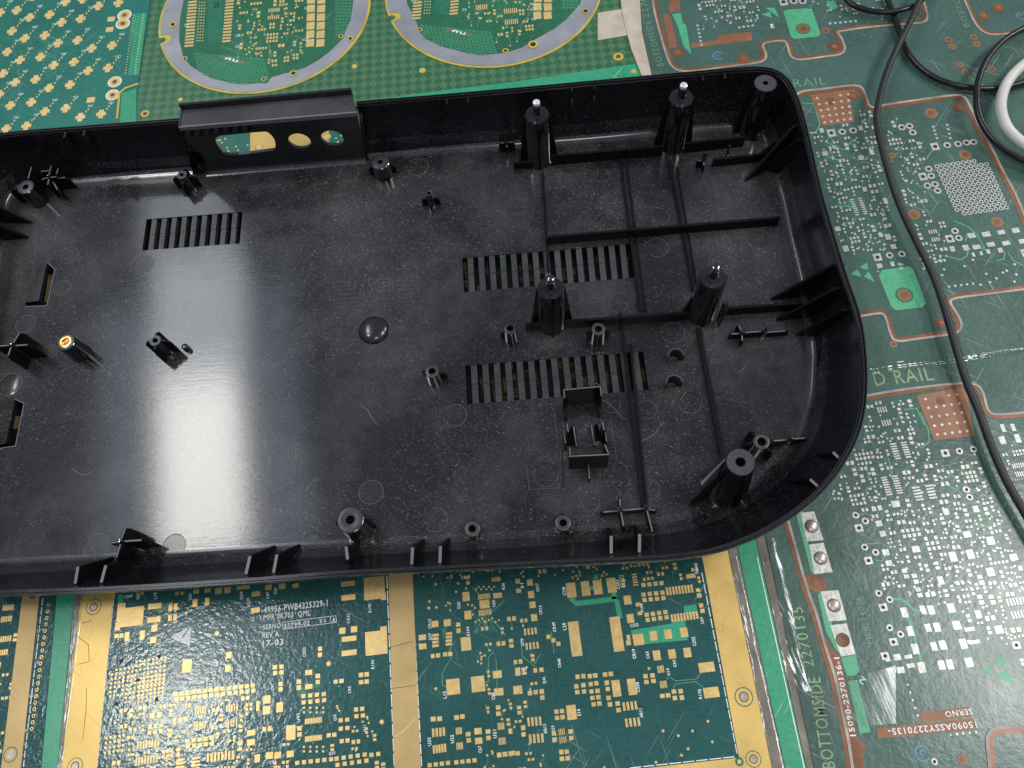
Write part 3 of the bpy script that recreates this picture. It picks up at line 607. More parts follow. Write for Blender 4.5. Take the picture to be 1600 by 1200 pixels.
# ============================================================ CIRCUIT BOARDS
class Board:
    def __init__(s, name, label, poly, mat, ang, z=0.0, thick=.0016, cat='circuit board', base=None, part=None, group=None):
        s.ang = ang; s.z = z; s.U = Vector((cos(ang), sin(ang))); s.V = Vector((-sin(ang), cos(ang)))
        if base: s.root = base
        else:
            cx = sum(p[0] for p in poly)/len(poly); cy = sum(p[1] for p in poly)/len(poly)
            s.root = thing(name, label, cat, P(cx, cy, z-thick), group)
        s.body = obj(part or 'board_sheet', *pxprism(poly, z-thick, z), mat, s.root)
        s.fine = {}; s.occ = set()
    def sc(s, x, y):
        c = P(x, y, s.z); p0 = proj(c); pu = proj(c+s.U.to_3d()*.001); pv = proj(c+s.V.to_3d()*.001)
        return c, .001/hypot(pu[0]-p0[0], pu[1]-p0[1]), .001/hypot(pv[0]-p0[0], pv[1]-p0[1])
    def rect(s, x, y, w, h, mat, dz=.00010, big=None, name='solder_pad', rot=0):
        c, su, sv = s.sc(x, y); dz += random.random()*.00002
        if mat != 'gap':
            for ii in range(int((x-w/2-1.2)//1.5), int((x+w/2+1.2)//1.5)+1):
                for jj in range(int((y-h/2-1.2)//1.5), int((y+h/2+1.2)//1.5)+1): s.occ.add((ii, jj))
        w, h = w*su, h*sv
        if big is None: big = True
        if big:
            o = bpy.data.objects.new(name, box_mesh(mat)); COL.objects.link(o); o.parent = s.root
            o.location = Vector((c.x, c.y, s.z))-wloc(s.root); o.rotation_euler = (0, 0, s.ang+rot); o.scale = (w, h, dz); return o
        a = s.ang+rot; u = Vector((cos(a), sin(a)))*w/2; v = Vector((-sin(a), cos(a)))*h/2; c2 = c.to_2d()
        s.add(mat, prism([c2-u-v, c2+u-v, c2+u+v, c2-u+v], s.z, s.z+dz, False))
    def disc(s, x, y, r, mat, dz=.00010, n=8):
        c, su, sv = s.sc(x, y); dz += random.random()*.00001
        if r < 14:
            for ii in range(int((x-r-.8)//1.5), int((x+r+.8)//1.5)+1):
                for jj in range(int((y-r-.8)//1.5), int((y+r+.8)//1.5)+1): s.occ.add((ii, jj))
        r *= (su+sv)/2
        s.add(mat, prism(circ(c, r, n), s.z, s.z+dz, False))
    def ring(s, x, y, r, mat, hole='hole', k=.5, dz=.00012, n=14):
        s.disc(x, y, r, mat, dz, n); s.disc(x, y, r*k, hole, dz+.00003, 10)
    def trace(s, pts, w, mat='midgreen', dz=.00005):
        c, su, sv = s.sc(*pts[0]); s.add(mat, ribbon([P(x, y, s.z) for x, y in pts], w*(su+sv)/2, s.z+dz))
    def poly(s, pts, mat, dz, name, bottom=False, label=None):
        o = obj(name, *pxprism(pts, s.z-.0002, s.z+dz, bottom), mat, s.root)
        if label: o['label'] = label
        return o
    def add(s, mat, vf): s.fine.setdefault(mat, []).append(vf)
    def text(s, body, p0, p1, hp, mat='silk', dz=.00014):
        # fits the text between two pixels (baseline), letters hp px high
        A, B = P(*p0, s.z).to_2d(), P(*p1, s.z).to_2d(); u = (B-A); L = u.length; u.normalize(); v = Vector((-u.y, u.x))
        me = text_mesh(body, (.006 if mat == 'silky' else 0) if mat in ('silky', 'silkg') else .018); xs = [q.co.x for q in me.vertices]; ys = [q.co.y for q in me.vertices]
        if not xs: return
        x0, x1, y0 = min(xs), max(xs), 0; kx = L/(x1-x0)
        pp = proj(A.to_3d()+v.to_3d()*.001+Vector((0, 0, s.z))); q0 = proj(A.to_3d()+Vector((0, 0, s.z))); ky = hp/(hypot(pp[0]-q0[0], pp[1]-q0[1])/.001)/.69
        vs = [(*(A+u*(q.co.x-x0)*kx+v*q.co.y*ky), s.z+dz) for q in me.vertices]
        obj('printed_text', vs, [tuple(f.vertices) for f in me.polygons], mat, s.root)
    def done(s):
        for mat, parts in s.fine.items():
            nm = {'gold': 'small_gold_pads', 'gold_pale': 'small_gold_pads', 'silver': 'small_tinned_pads', 'hole': 'drill_holes', 'midgreen': 'copper_traces', 'tracegold': 'copper_traces'}.get(mat, 'small_print')
            obj(nm, *merge(*parts), mat, s.root, kind='stuff')
    # random component filler
    def field(s, inside, n, mat, tm='tracegold', kinds='pprrivvb', scale=1.0, vias=True, avoid=()):
        xs = [p[0] for p in inside]; ys = [p[1] for p in inside]
        def inp(x, y):
            c = False; m = len(inside)
            for i in range(m):
                x1, y1 = inside[i]; x2, y2 = inside[(i+1) % m]
                if (y1 > y) != (y2 > y) and x < (x2-x1)*(y-y1)/(y2-y1)+x1: c = not c
            return c
        for _ in range(n):
            x, y = random.uniform(min(xs), max(xs)), random.uniform(min(ys), max(ys)); k = random.choice(kinds); q = []; sc_ = scale
            if k == 'p':
                a, b = random.choice(((3.4, 4.4), (4.4, 5.2), (3.2, 3.2))); g = a*.5+.9
                q = [(-g, 0, a, b), (g, 0, a, b)]
                if random.random() < .5: q = [(v_, u_, d_, c_) for u_, v_, c_, d_ in q]
            elif k == 'r':
                m = random.randint(2, 5); rows = random.choice((1, 2, 2, 3)); p_ = 5.2
                q = [((i-(m-1)/2)*p_, (j-(rows-1)/2)*5.6, 3.4, 3.8) for i in range(m) for j in range(rows) if random.random() < .93]
            elif k == 'i':
                m = random.randint(4, 8); hgt = random.choice((6, 8)); g = hgt*.5+random.choice((3, 5)); vert = random.random() < .35
                q = [((i-(m-1)/2)*3.3, sg_*g, 1.9, hgt) for i in range(m) for sg_ in (-1, 1)]
                if vert: q = [(v_, u_, d_, c_) for u_, v_, c_, d_ in q]
            elif k == 'v':
                q = [(random.uniform(-6, 6), random.uniform(-6, 6), 0, 1.5) for _ in range(3)]
            elif k == 'b': q = [(0, 0, random.choice((6, 8)), random.choice((7, 9)))]
            q = [(u_*sc_, v_*sc_, a*sc_, b*sc_) for u_, v_, a, b in q]
            c, su, sv = s.sc(x, y); cells = set(); ok = True; wq = []
            for u_, v_, a, b in q:
                wp = c.to_2d()+s.U*u_*su+s.V*v_*sv; px = proj((wp.x, wp.y, s.z))
                if not inp(*px) or any(ax0 < px[0] < ax1 and ay0 < px[1] < ay1 for ax0, ay0, ax1, ay1 in avoid): ok = False; break
                rx, ry = (a or b)/2+.6, b/2+.6
                for ii in range(int((px[0]-rx)//1.5), int((px[0]+rx)//1.5)+1):
                    for jj in range(int((px[1]-ry)//1.5), int((px[1]+ry)//1.5)+1): cells.add((ii, jj))
                wq.append((px[0], px[1], a, b))
            if not ok or cells & s.occ: continue
            s.occ |= cells
            for px, py, a, b in wq:
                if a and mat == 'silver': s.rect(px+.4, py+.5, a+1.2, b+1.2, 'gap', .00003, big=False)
                if a: s.rect(px, py, a, b, mat, big=False)
                else: s.disc(px, py, b, mat, n=7)
            if vias and random.random() < .75 and wq:
                px, py = wq[0][:2]; L = random.uniform(5, 16); sx = random.choice((-1, 1)); sy = random.choice((-1, 1))
                s.trace([(px, py), (px+sx*L*.3, py+sy*L*.5), (px+sx*L*.3, py+sy*L)], .8, tm)
                if random.random() < .7: s.disc(px+sx*L*.3, py+sy*L, 1.4*scale, mat, n=7)
_bm = {}
def box_mesh(mat):
    if mat not in _bm:
        v = [(x, y, z) for z in (0, 1) for x, y in ((-.5, -.5), (.5, -.5), (.5, .5), (-.5, .5))]
        me = bpy.data.meshes.new('solder_pad'); me.from_pydata(v, [], [(4, 5, 6, 7), (0, 1, 5, 4), (1, 2, 6, 5), (2, 3, 7, 6), (3, 0, 4, 7)]); me.materials.append(M[mat]); _bm[mat] = me
    return _bm[mat]
def text_mesh(body, off=.018):
    cu = bpy.data.curves.new('t', 'FONT'); cu.body = body; cu.resolution_u = 2; cu.space_character = 1.12; cu.offset = off
    o = bpy.data.objects.new('t', cu); COL.objects.link(o)
    dg = bpy.context.evaluated_depsgraph_get(); me = bpy.data.meshes.new_from_object(o.evaluated_get(dg)); bpy.data.objects.remove(o); return me
def angpx(p0, p1):
    a, b = P(*p0), P(*p1); return atan2(b.y-a.y, b.x-a.x)
# bench top
bt = obj('bench_top', *prism([(-.9, -.7), (.9, -.7), (.9, .9), (-.9, .9)], -.03, -.0019), 'bench'); bt['kind'] = 'structure'
# ---- D: dark teal board with gold rails, below the housing
AD = .1025
D = Board('circuit_board', 'dark teal circuit board with three gold rails and gold pads along the bottom edge', [(144, 840), (1085, 805), (1220, 1260), (90, 1260)], 'maskD', AD)
D.poly([(137, 840), (187, 837), (145, 1260), (89, 1260)], 'goldrail', .0003, 'gold_rail', label='left gold rail with screw and dark crack lines')
D.poly([(604, 815), (641, 813), (660, 1260), (618, 1260)], 'goldtan', .0003, 'gold_rail', label='middle tan gold rail')
D.poly([(1087, 815), (1128, 815), (1218, 1260), (1172, 1260), (1158, 1192), (1154, 1180)], 'goldrail', .0003, 'gold_rail', label='right gold rail with rivets')
D.poly([(984, 1203), (1154, 1184), (1166, 1215), (1175, 1260), (990, 1260)], 'goldrail', .0003, 'gold_rail')
def dash(x0, y0, x1, y1, n, mat='silk', w=1.4):
    for i in range(n):
        a, b = i/n, (i+.86)/n; D.trace([(x0+(x1-x0)*a, y0+(y1-y0)*a), (x0+(x1-x0)*b, y0+(y1-y0)*b)], w, mat, .00016)
dash(179, 925, 152, 1200, 22); dash(604.5, 900, 616, 1200, 13); dash(643.5, 900, 659, 1200, 16); dash(1096.5, 895, 1152, 1180, 16); dash(984, 1200, 1150, 1182, 8)
for ox, oy, items in ((0, 900, ((815, 255, 165, 120), (757, 225, 50, 110), (735, 315, 32, 50), (968, 188, 85, 34), (962, 273, 85, 36), (1066, 197, 24, 46), (1098, 193, 24, 44), (1063, 262, 24, 40), (1095, 258, 24, 42),
                            (966, 325, 38, 42), (959, 400, 38, 40), (890, 368, 30, 56), (794, 378, 28, 56), (730, 375, 30, 26), (760, 372, 24, 26), (1170, 562, 58, 82), (1430, 495, 36, 40), (1425, 578, 36, 38),
                            (1219, 168, 30, 48), (1295, 160, 28, 48), (1226, 97, 36, 26), (1298, 90, 36, 24), (1366, 93, 42, 38), (1422, 88, 42, 38), (1520, 72, 80, 22), (1590, 112, 34, 30), (1590, 215, 40, 30), (1106, 110, 22, 22), (1140, 107, 24, 20),
                            (1570, 980, 52, 36), (1568, 1040, 50, 38))),
                      (400, 900, ((575, 48, 86, 32), (578, 134, 88, 34), (740, 75, 130, 140), (796, 128, 34, 45), (750, 418, 134, 148), (800, 400, 40, 172), (540, 342, 38, 38), (613, 333, 40, 38), (582, 392, 92, 32), (582, 480, 94, 34),
                              (400, 455, 24, 28), (400, 492, 26, 26), (330, 603, 44, 32), (386, 625, 28, 28), (268, 660, 28, 28), (268, 697, 28, 30), (330, 691, 46, 30), (386, 662, 26, 26), (68, 772, 46, 50), (66, 838, 46, 52), (12, 796, 20, 32), (12, 828, 20, 32),
                              (218, 978, 58, 92), (272, 952, 28, 28), (272, 990, 28, 28), (214, 1112, 44, 40), (84, 1122, 46, 42), (136, 1120, 44, 40), (8, 1140, 34, 50),
                              (154, 675, 26, 26), (154, 708, 26, 26), (8, 212, 32, 32), (10, 108, 34, 28), (78, 70, 40, 36), (164, 64, 42, 34), (248, 58, 40, 28),
                              (657, 618, 28, 28), (692, 615, 28, 28), (657, 664, 28, 26), (692, 660, 28, 28), (498, 660, 26, 24), (535, 656, 28, 26),
                              (1040, 384, 46, 34), (1042, 440, 46, 36), (1119, 300, 42, 40), (1196, 292, 44, 42), (1264, 304, 26, 26), (1266, 342, 26, 28), (1313, 128, 44, 56), (1325, 244, 44, 54), (1428, 176, 62, 52), (1510, 122, 54, 32), (1312, 424, 62, 84),
                              (1232, 692, 84, 98), (1388, 675, 84, 98), (1508, 615, 56, 46), (1518, 724, 58, 46), (1160, 492, 0, 0), (1105, 500, 24, 26), (1138, 496, 26, 26), (1182, 490, 26, 26), (1214, 487, 26, 26),
                              (1388, 970, 46, 40), (1392, 1030, 46, 40), (1108, 894, 32, 30), (1148, 892, 30, 30), (1254, 884, 30, 28), (1290, 878, 28, 28), (1326, 988, 30, 28), (1330, 1026, 28, 28), (1450, 972, 30, 28), (1453, 1012, 28, 28),
                              (1514, 822, 28, 28), (1516, 860, 30, 28), (1590, 970, 24, 34), (1520, 1118, 28, 30), (1556, 1114, 30, 30), (1592, 1110, 28, 30), (1500, 20, 56, 26))),
                      (800, 900, ((36, 32, 30, 30), (112, 40, 36, 40), (42, 92, 30, 26), (120, 116, 38, 44), (128, 180, 38, 40), (138, 260, 38, 44), (370, 88, 58, 92), (460, 78, 52, 92), (536, 70, 54, 90), (622, 58, 56, 92), (722, 150, 46, 56), (740, 266, 44, 56), (788, 178, 30, 24), (798, 234, 30, 22),
                              (394, 392, 66, 218), (655, 362, 66, 218), (790, 398, 66, 70), (728, 388, 22, 40), (728, 418, 30, 30), (884, 374, 46, 60), (975, 364, 46, 58), (1075, 352, 46, 60), (905, 496, 46, 62), (1000, 488, 46, 58), (1096, 478, 46, 60),
                              (1216, 570, 98, 62), (1246, 728, 96, 66), (652, 702, 52, 104), (750, 692, 52, 102), (372, 852, 60, 92), (36, 598, 32, 50), (36, 712, 56, 52), (1118, 0, 56, 26),
                              (146, 590, 24, 28), (184, 586, 26, 28), (112, 732, 28, 28), (148, 726, 26, 28), (186, 722, 28, 30), (190, 760, 26, 28), (410, 630, 26, 28), (446, 626, 26, 28), (486, 626, 26, 28), (520, 622, 28, 28), (582, 616, 28, 28), (618, 612, 28, 28), (402, 690, 26, 28), (446, 682, 28, 28), (492, 676, 26, 26), (527, 670, 26, 28),
                              (592, 668, 28, 30), (408, 726, 28, 26), (450, 722, 26, 28), (497, 722, 26, 26), (535, 718, 28, 28), (598, 706, 26, 26), (503, 762, 28, 26), (540, 758, 28, 28), (604, 762, 28, 28), (510, 802, 26, 26), (546, 797, 28, 28), (612, 802, 28, 28), (660, 797, 28, 28), (666, 838, 28, 28),
                              (278, 848, 26, 28), (312, 844, 26, 26), (282, 887, 26, 26), (316, 882, 28, 28), (262, 984, 26, 28), (266, 1024, 28, 30), (366, 972, 28, 28), (371, 1012, 28, 28), (308, 1100, 26, 30), (342, 1098, 26, 28), (312, 1142, 28, 28), (348, 1139, 28, 28), (70, 948, 28, 30), (72, 990, 26, 28), (8, 1106, 24, 28), (36, 1108, 26, 28),
                              (834, 626, 28, 28), (878, 622, 28, 28), (840, 662, 28, 26), (884, 656, 28, 26), (940, 750, 30, 26), (976, 746, 28, 28), (1012, 722, 28, 26), (1054, 720, 28, 28), (1018, 762, 28, 28), (1062, 760, 28, 30),
                              (1162, 88, 26, 22), (1170, 122, 28, 26), (1182, 184, 26, 26), (1190, 218, 26, 26)))):
    for x, y, w_, h_ in items:
        if w_:
            big = max(w_, h_) >= 36
            px, py = ox+x/4, oy+y/4; D.rect(px, py, w_/4, h_/4, 'gold', big=big)
            for ii in range(int((px-w_/8-1.5)//1.5), int((px+w_/8+1.5)//1.5)+1):
                for jj in range(int((py-h_/8-1.5)//1.5), int((py+h_/8+1.5)//1.5)+1): D.occ.add((ii, jj))
def icrow(b, ox, oy, x0, y0, x1, y1, n, h, w, mat='gold'):
    for i in range(n):
        t = i/(n-1); b.rect(ox+(x0+(x1-x0)*t)/4, oy+(y0+(y1-y0)*t)/4, w/4, h/4, mat, big=False)
for r_ in ((400, 900, 1392, 132, 1458, 124, 8, 32, 7), (400, 900, 1396, 232, 1468, 222, 8, 36, 7), (400, 900, 310, 910, 408, 898, 11, 34, 8), (400, 900, 310, 1020, 408, 1008, 11, 34, 8), (400, 900, 1108, 980, 1174, 972, 4, 54, 15), (400, 900, 1112, 1084, 1182, 1074, 5, 52, 13),
           (400, 900, 1252, 970, 1284, 966, 5, 44, 6), (400, 900, 1256, 1064, 1290, 1060, 5, 44, 6), (400, 900, 1514, 940, 1548, 936, 5, 44, 6), (400, 900, 1520, 1034, 1556, 1030, 5, 44, 6),
           (800, 900, 82, 350, 148, 342, 4, 42, 13), (800, 900, 92, 440, 160, 432, 4, 42, 13), (800, 900, 970, 96, 1124, 78, 9, 50, 13), (800, 900, 1000, 264, 1156, 244, 9, 48, 14), (800, 900, 912, 586, 946, 580, 5, 46, 6), (800, 900, 928, 680, 964, 676, 5, 46, 6),
           (800, 900, 700, 816, 774, 808, 4, 54, 15), (800, 900, 716, 918, 792, 910, 4, 54, 15), (800, 900, 104, 912, 176, 906, 4, 56, 14), (800, 900, 114, 1018, 190, 1012, 4, 56, 15), (800, 900, 294, 976, 326, 972, 4, 40, 6), (800, 900, 300, 1026, 336, 1022, 4, 40, 6),
           (0, 900, 862, 1060, 990, 1040, 8, 46, 10), (0, 900, 852, 1160, 980, 1140, 8, 48, 10), (0, 900, 1224, 840, 1286, 832, 5, 46, 8), (0, 900, 1418, 828, 1482, 820, 5, 46, 8), (0, 900, 1218, 938, 1282, 930, 5, 50, 8), (0, 900, 1412, 922, 1478, 914, 5, 46, 8)):
    icrow(D, *r_)
for yy in range(4):
    D.rect(400+1122/4, 900+(370+yy*22)/4, 10, 4, 'gold', big=False); D.rect(400+1206/4, 900+(360+yy*22)/4, 10, 4, 'gold', big=False)
# rows of square pads
def prow(ox, oy, x0, y0, x1, y1, n, s=26):
    for i in range(n):
        t = i/(n-1); D.rect(ox+(x0+(x1-x0)*t)/4, oy+(y0+(y1-y0)*t)/4, s/4, s/4, 'gold', big=False)
for a in ((400, 900, 258, 1168, 470, 1145, 6), (400, 900, 504, 1142, 680, 1116, 5), (400, 900, 510, 1180, 690, 1154, 5), (400, 900, 722, 1118, 764, 1112, 2), (400, 900, 296, 750, 424, 738, 4), (400, 900, 298, 790, 426, 776, 4), (400, 900, 1086, 1182, 1200, 1168, 4),
          (400, 900, 1252, 1164, 1366, 1152, 4), (800, 900, 822, 116, 940, 104, 4), (800, 900, 828, 150, 946, 138, 4), (800, 900, 842, 242, 958, 226, 4), (800, 900, 848, 274, 966, 258, 4), (0, 900, 1100, 738, 1390, 704, 9), (0, 900, 1104, 770, 1394, 738, 9), (0, 900, 1434, 700, 1580, 684, 5), (0, 900, 1436, 732, 1584, 716, 5),
          (0, 900, 1172, 1032, 1324, 1012, 5), (0, 900, 1176, 1064, 1326, 1048, 5), (400, 900, 530, 902, 570, 898, 2), (400, 900, 530, 954, 572, 950, 2), (400, 900, 626, 834, 664, 830, 2), (400, 900, 628, 876, 668, 872, 2), (400, 900, 455, 995, 490, 992, 2), (400, 900, 536, 1032, 572, 1028, 2),
          (400, 900, 118, 570, 160, 566, 2), (400, 900, 120, 606, 160, 602, 2), (800, 900, 822, 56, 934, 44, 4), (800, 900, 228, 380, 290, 424, 3)): prow(*a)
for i in range(14):
    for j in range(9 if i > 3 else 8):
        x, y = 703+i*25.5+j*-2.5, 590-i*4+j*27-(30 if i > 5 else 0)
        if (i*7+j*3) % 29 and not (i < 4 and j > 6): D.disc(x/4, 900+y/4, 1.9, 'gold', n=8)
for i in range(7):
    for j in range(8): D.disc((880+i*25-j*2)/4, 900+(640-i*4+j*21)/4, 1.7, 'gold', n=8)
for i in range(5):
    for j in range(4): D.disc((666+i*27-j*3)/4, 900+(1012-i*4+j*31)/4, 2.1, 'gold', n=8)
for x, y in ((190, 1032.5), (249, 1025.5), (216, 1062.5), (182, 1100), (245, 1093)): D.disc(x, y, 3, 'hole', .00016, 10)
for x, y in ((513.5, 1037), (596.5, 1128), (339, 990)): D.ring(x, y, 5.5, 'maskC', 'gold', .62)
for x, y in ((1075, 1170), (1106, 1127), (1036, 1142), (1060, 1149.5), (1082, 1142), (1113, 1159), (1065, 1180), (1025, 1191), (681, 913), (671, 940), (682, 949), (670, 950), (944, 1199), (681, 1076), (1014, 1044.5), (291, 958)): D.disc(x, y, 2.3, 'gold', n=10)
D.trace([(892, 934), (901, 943), (960, 936), (964, 941), (969, 966)], 8, 'lime'); D.trace([(958, 920), (960, 936)], 8, 'lime'); D.trace([(922, 919), (934, 918)], 6, 'lime'); D.trace([(931, 898), (931, 905)], 6, 'lime')
D.poly([(985, 985), (1051, 974), (1051, 970), (1070, 967), (1075, 1000), (992, 1008)], 'lime', .00005, 'copper_area'); D.poly([(1068, 947), (1088, 944), (1090, 959), (1070, 960)], 'lime', .00005, 'copper_area')
D.poly([(465, 1076), (499, 1068), (501, 1073), (478, 1078), (479, 1088), (467, 1090)], 'midgreen', .00005, 'copper_area'); D.poly([(184, 930), (193, 929), (192, 950), (184, 951)], 'lime', .00004, 'copper_area'); D.poly([(242, 944), (270, 940), (270, 955), (241, 956)], 'midgreen', .00004, 'copper_area')
for tr in (((698, 979), (693, 985), (694, 996)), ((703, 1010), (705, 1028), (691, 1051), (691, 1070), (697, 1074)), ((771, 1018), (763, 1028), (763, 1065), (757, 1067)), ((775, 1029), (776, 1048), (777, 1077)), ((845, 1021), (836, 1037), (830, 1020)), ((1041, 1061), (1047, 1058), (1056, 1064), (1088, 1061), (1095, 1052)),
           ((1052, 1078), (1054, 1069), (1087, 1065), (1099, 1074)), ((757, 961), (742, 990)), ((765, 967), (776, 975), (790, 993)), ((206, 995), (219, 981), (230, 981)), ((737, 916), (749, 930)), ((788, 938), (776, 950), (768, 956)), ((861, 986), (864, 1005), (866, 1022)), ((814, 995), (816, 1025), (836, 1042))):
    D.trace(tr, 1.3, 'tracegold')
for i in range(8):
    D.trace([(749+i*2.2, 959), (745+i*3.2, 968+(i % 3)*3), (742+i*5, 988)], .7, 'tracegold'); D.disc(743+i*5.2, 972-(i % 3)*3, 1.7, 'gold', n=7); D.disc(744+i*4, 921-(i % 2)*4, 1.6, 'gold', n=7)
    D.disc(475+(i % 4)*10, 1106+(i//4)*7, 2, 'gold', n=7); D.disc(475+(i % 4)*10, 1167+(i//4)*7, 2, 'gold', n=7); D.trace([(480+i*3, 1122), (476+i*4, 1112)], .6, 'tracegold')
for pl in (((150, 884), (602, 858), (602, 905), (170, 930)), ):
    D.field(pl, 40, 'gold', kinds='pprb', avoid=((396, 890, 540, 1020), (255, 940, 330, 1015)))
D.field([(190, 1105), (395, 1060), (600, 1160), (600, 1240), (170, 1240)], 160, 'gold', kinds='pprib', scale=1.7, avoid=((162, 1140, 200, 1190),))
D.field([(190, 1105), (395, 1060), (400, 1240), (170, 1240)], 1600, 'gold', kinds='pprriv', scale=1.25, avoid=((162, 1140, 200, 1190),))
D.field([(400, 1155), (600, 1130), (605, 1240), (400, 1240)], 300, 'gold', kinds='ppr', scale=1.25)
D.field([(665, 895), (745, 895), (745, 955), (665, 955)], 5, 'gold', kinds='pv', scale=1.2)
D.field([(745, 985), (840, 950), (850, 1200), (760, 1240)], 160, 'gold', kinds='ppv', scale=1.3)
D.field([(960, 880), (1090, 880), (1095, 925), (960, 920)], 160, 'gold', kinds='pri', scale=1.25)
D.field([(645, 880), (950, 868), (950, 902), (645, 905)], 160, 'gold', kinds='prv', scale=1.25)
D.field([(290, 1090), (600, 1090), (600, 1160), (290, 1120)], 40, 'gold', kinds='pv', scale=1.2)
for body, a, b, h in (('49956-PWB4325329-1', (412, 958), (512, 946.5), 9.5), ('MFR 0K703  QML', (412, 969.5), (485.5, 961.5), 8.5), ('SERNO', (411, 984), (439, 980.5), 7.5), ('55799-02', (444, 982), (484, 976.5), 7), ('12', (502, 973), (510, 971.8), 5), ('A', (519, 973), (524.5, 972.2), 8),
                      ('REV A', (410, 997), (436, 994.5), 8.5), ('17-03', (410, 1010), (443, 1007), 9),
                      ('R195', (580.5, 957), (580, 943), 4.5), ('R194', (585, 1045), (584.5, 1031), 4.5), ('CR41', (547, 974), (546.5, 959), 4.5), ('CR22', (478, 1026), (477.5, 1011), 4.5), ('C62', (719.5, 951), (718.5, 940), 4.5), ('CR15', (674, 982), (673.5, 967), 4.5), ('Q37', (674.5, 1000), (674, 989), 4.5),
                      ('E104', (734, 993), (733, 979), 4.5), ('U60', (774, 948), (773.5, 938), 4.5), ('L15', (698, 1091), (697, 1080), 5), ('C68', (773.5, 1093), (772.5, 1082), 5), ('CR2', (549, 1083), (548, 1072), 4.5), ('U25', (674, 1165), (673, 1152), 5), ('U22', (709.5, 1161), (708.5, 1148), 5), ('U21', (776, 1153), (775, 1140), 5),
                      ('C67', (753, 1176), (752, 1165), 5), ('Q11', (572.5, 1143), (572, 1133), 4.5), ('U45', (469, 1128), (468, 1114), 4.5), ('CR40', (721, 905), (735, 903), 4.5), ('R30', (789, 921), (788.5, 911), 4.5), ('CR17', (843, 924), (841, 911), 4.5), ('CR16', (847.5, 960), (846, 946), 4.5), ('F1', (819, 918), (818, 911), 4.5),
                      ('C298', (885, 930), (883, 917), 5), ('C553', (969, 920), (967, 906), 5), ('CR14', (977, 918), (976, 905), 4.5), ('F104', (1006, 956), (1004, 943), 4.5), ('L20', (885, 984), (883.5, 973), 5), ('CR49', (869, 987), (867, 972), 4.5), ('U79', (819, 1009), (818, 998), 4.5), ('C552', (985, 980), (998, 978), 4.5),
                      ('U69', (1100, 974), (1098, 964), 4.5), ('C292', (1088, 1009), (1085.5, 995), 5), ('CR19', (994, 1029), (992, 1014), 5), ('C63', (1015, 1029), (1013, 1018), 4.5), ('C64', (1057, 1042), (1055, 1031), 4.5), ('U19', (1047, 1055), (1045.5, 1044), 4.5), ('CR48', (877, 1043), (875.5, 1029), 4.5), ('Q41', (853, 1068), (852, 1058), 4.5),
                      ('C67', (820, 1054), (819, 1043), 4.5), ('C558', (1000, 1081), (998, 1066), 5), ('R170', (1097, 1092), (1095.5, 1077), 5), ('E14', (907.5, 1118), (906.5, 1108), 5), ('AR11', (1005, 1121), (1003, 1107), 5), ('AR13', (855, 1146), (853, 1131), 5), ('U1', (867, 1141), (866, 1134), 5),
                      ('CR34', (195, 935), (207, 933), 4.5), ('Q21', (218, 936), (217, 926), 4.5), ('L12', (246, 935), (244, 925), 4.5), ('CR21', (300, 937), (299, 927), 4.5), ('R422', (307, 953), (320, 951), 4.5), ('C504', (380, 936), (379, 924), 4.5), ('R527', (391, 948), (390, 934), 4.5), ('R118', (201, 1018), (200, 1004), 4.5),
                      ('CR20', (252, 1011), (251, 998), 4.5), ('Q32', (526, 1126), (525, 1116), 4.5), ('CR7', (428.5, 1078), (428, 1068), 4.5), ('C60', (421, 935), (420, 925), 4.5), ('C36', (433, 928), (432, 918), 4.5), ('CR4', (437, 1167), (447, 1165), 4.5), ('CR5', (421, 1194), (432, 1192), 4.5), ('Q33', (514, 1180), (524, 1178), 4.5), ('R640', (1091, 896), (1089, 880), 4.5)):
    D.text(body, a, b, h)
bx = [(441.5, 972.5), (525, 962), (526, 972.5), (442.5, 983)]
for i in range(4): D.trace([bx[i], bx[(i+1) % 4]], .9, 'silk', .00014)
D.trace([(500, 965), (501, 976)], .9, 'silk', .00014); D.trace([(516, 963), (517, 974)], .9, 'silk', .00014)
for tri in (((267, 995.5), (295, 980), (279, 1003)), ((298.5, 977.5), (297, 1009), (281.5, 1003.5))): D.poly(list(tri), 'silk', .00014, 'warning_triangle')
for x, y, r_ in ((147, 948.5, 12.5), (118, 1197, 13), (1162, 1089, 15), (1177, 1186, 13)):
    D.ring(x, y, r_, 'midgreen', 'goldrail', .91, .00034, 24); D.disc(x, y, r_*.55, 'holebrown', .00040, 18); D.disc(x, y, r_*.42, 'screw', .00044, 16)
D.ring(1155, 1190, 7, 'midgreen', 'gold', .5, .00034, 20)
for pts in (((148, 925), (148.5, 936)), ((128, 974), (140, 971), (144, 968)), ((119, 992), (139, 1008), (140, 1034), (122, 1038)), ((136, 1075), (135, 1110), (130, 1155)), ((608, 1012), (646, 1002)), ((610, 1076), (650, 1071))): D.trace(pts, .7, 'hole', .00034)
D.trace([(617, 1151), (632, 1141), (650, 1121)], 1.3, 'gold_pale', .00036)
D.done()
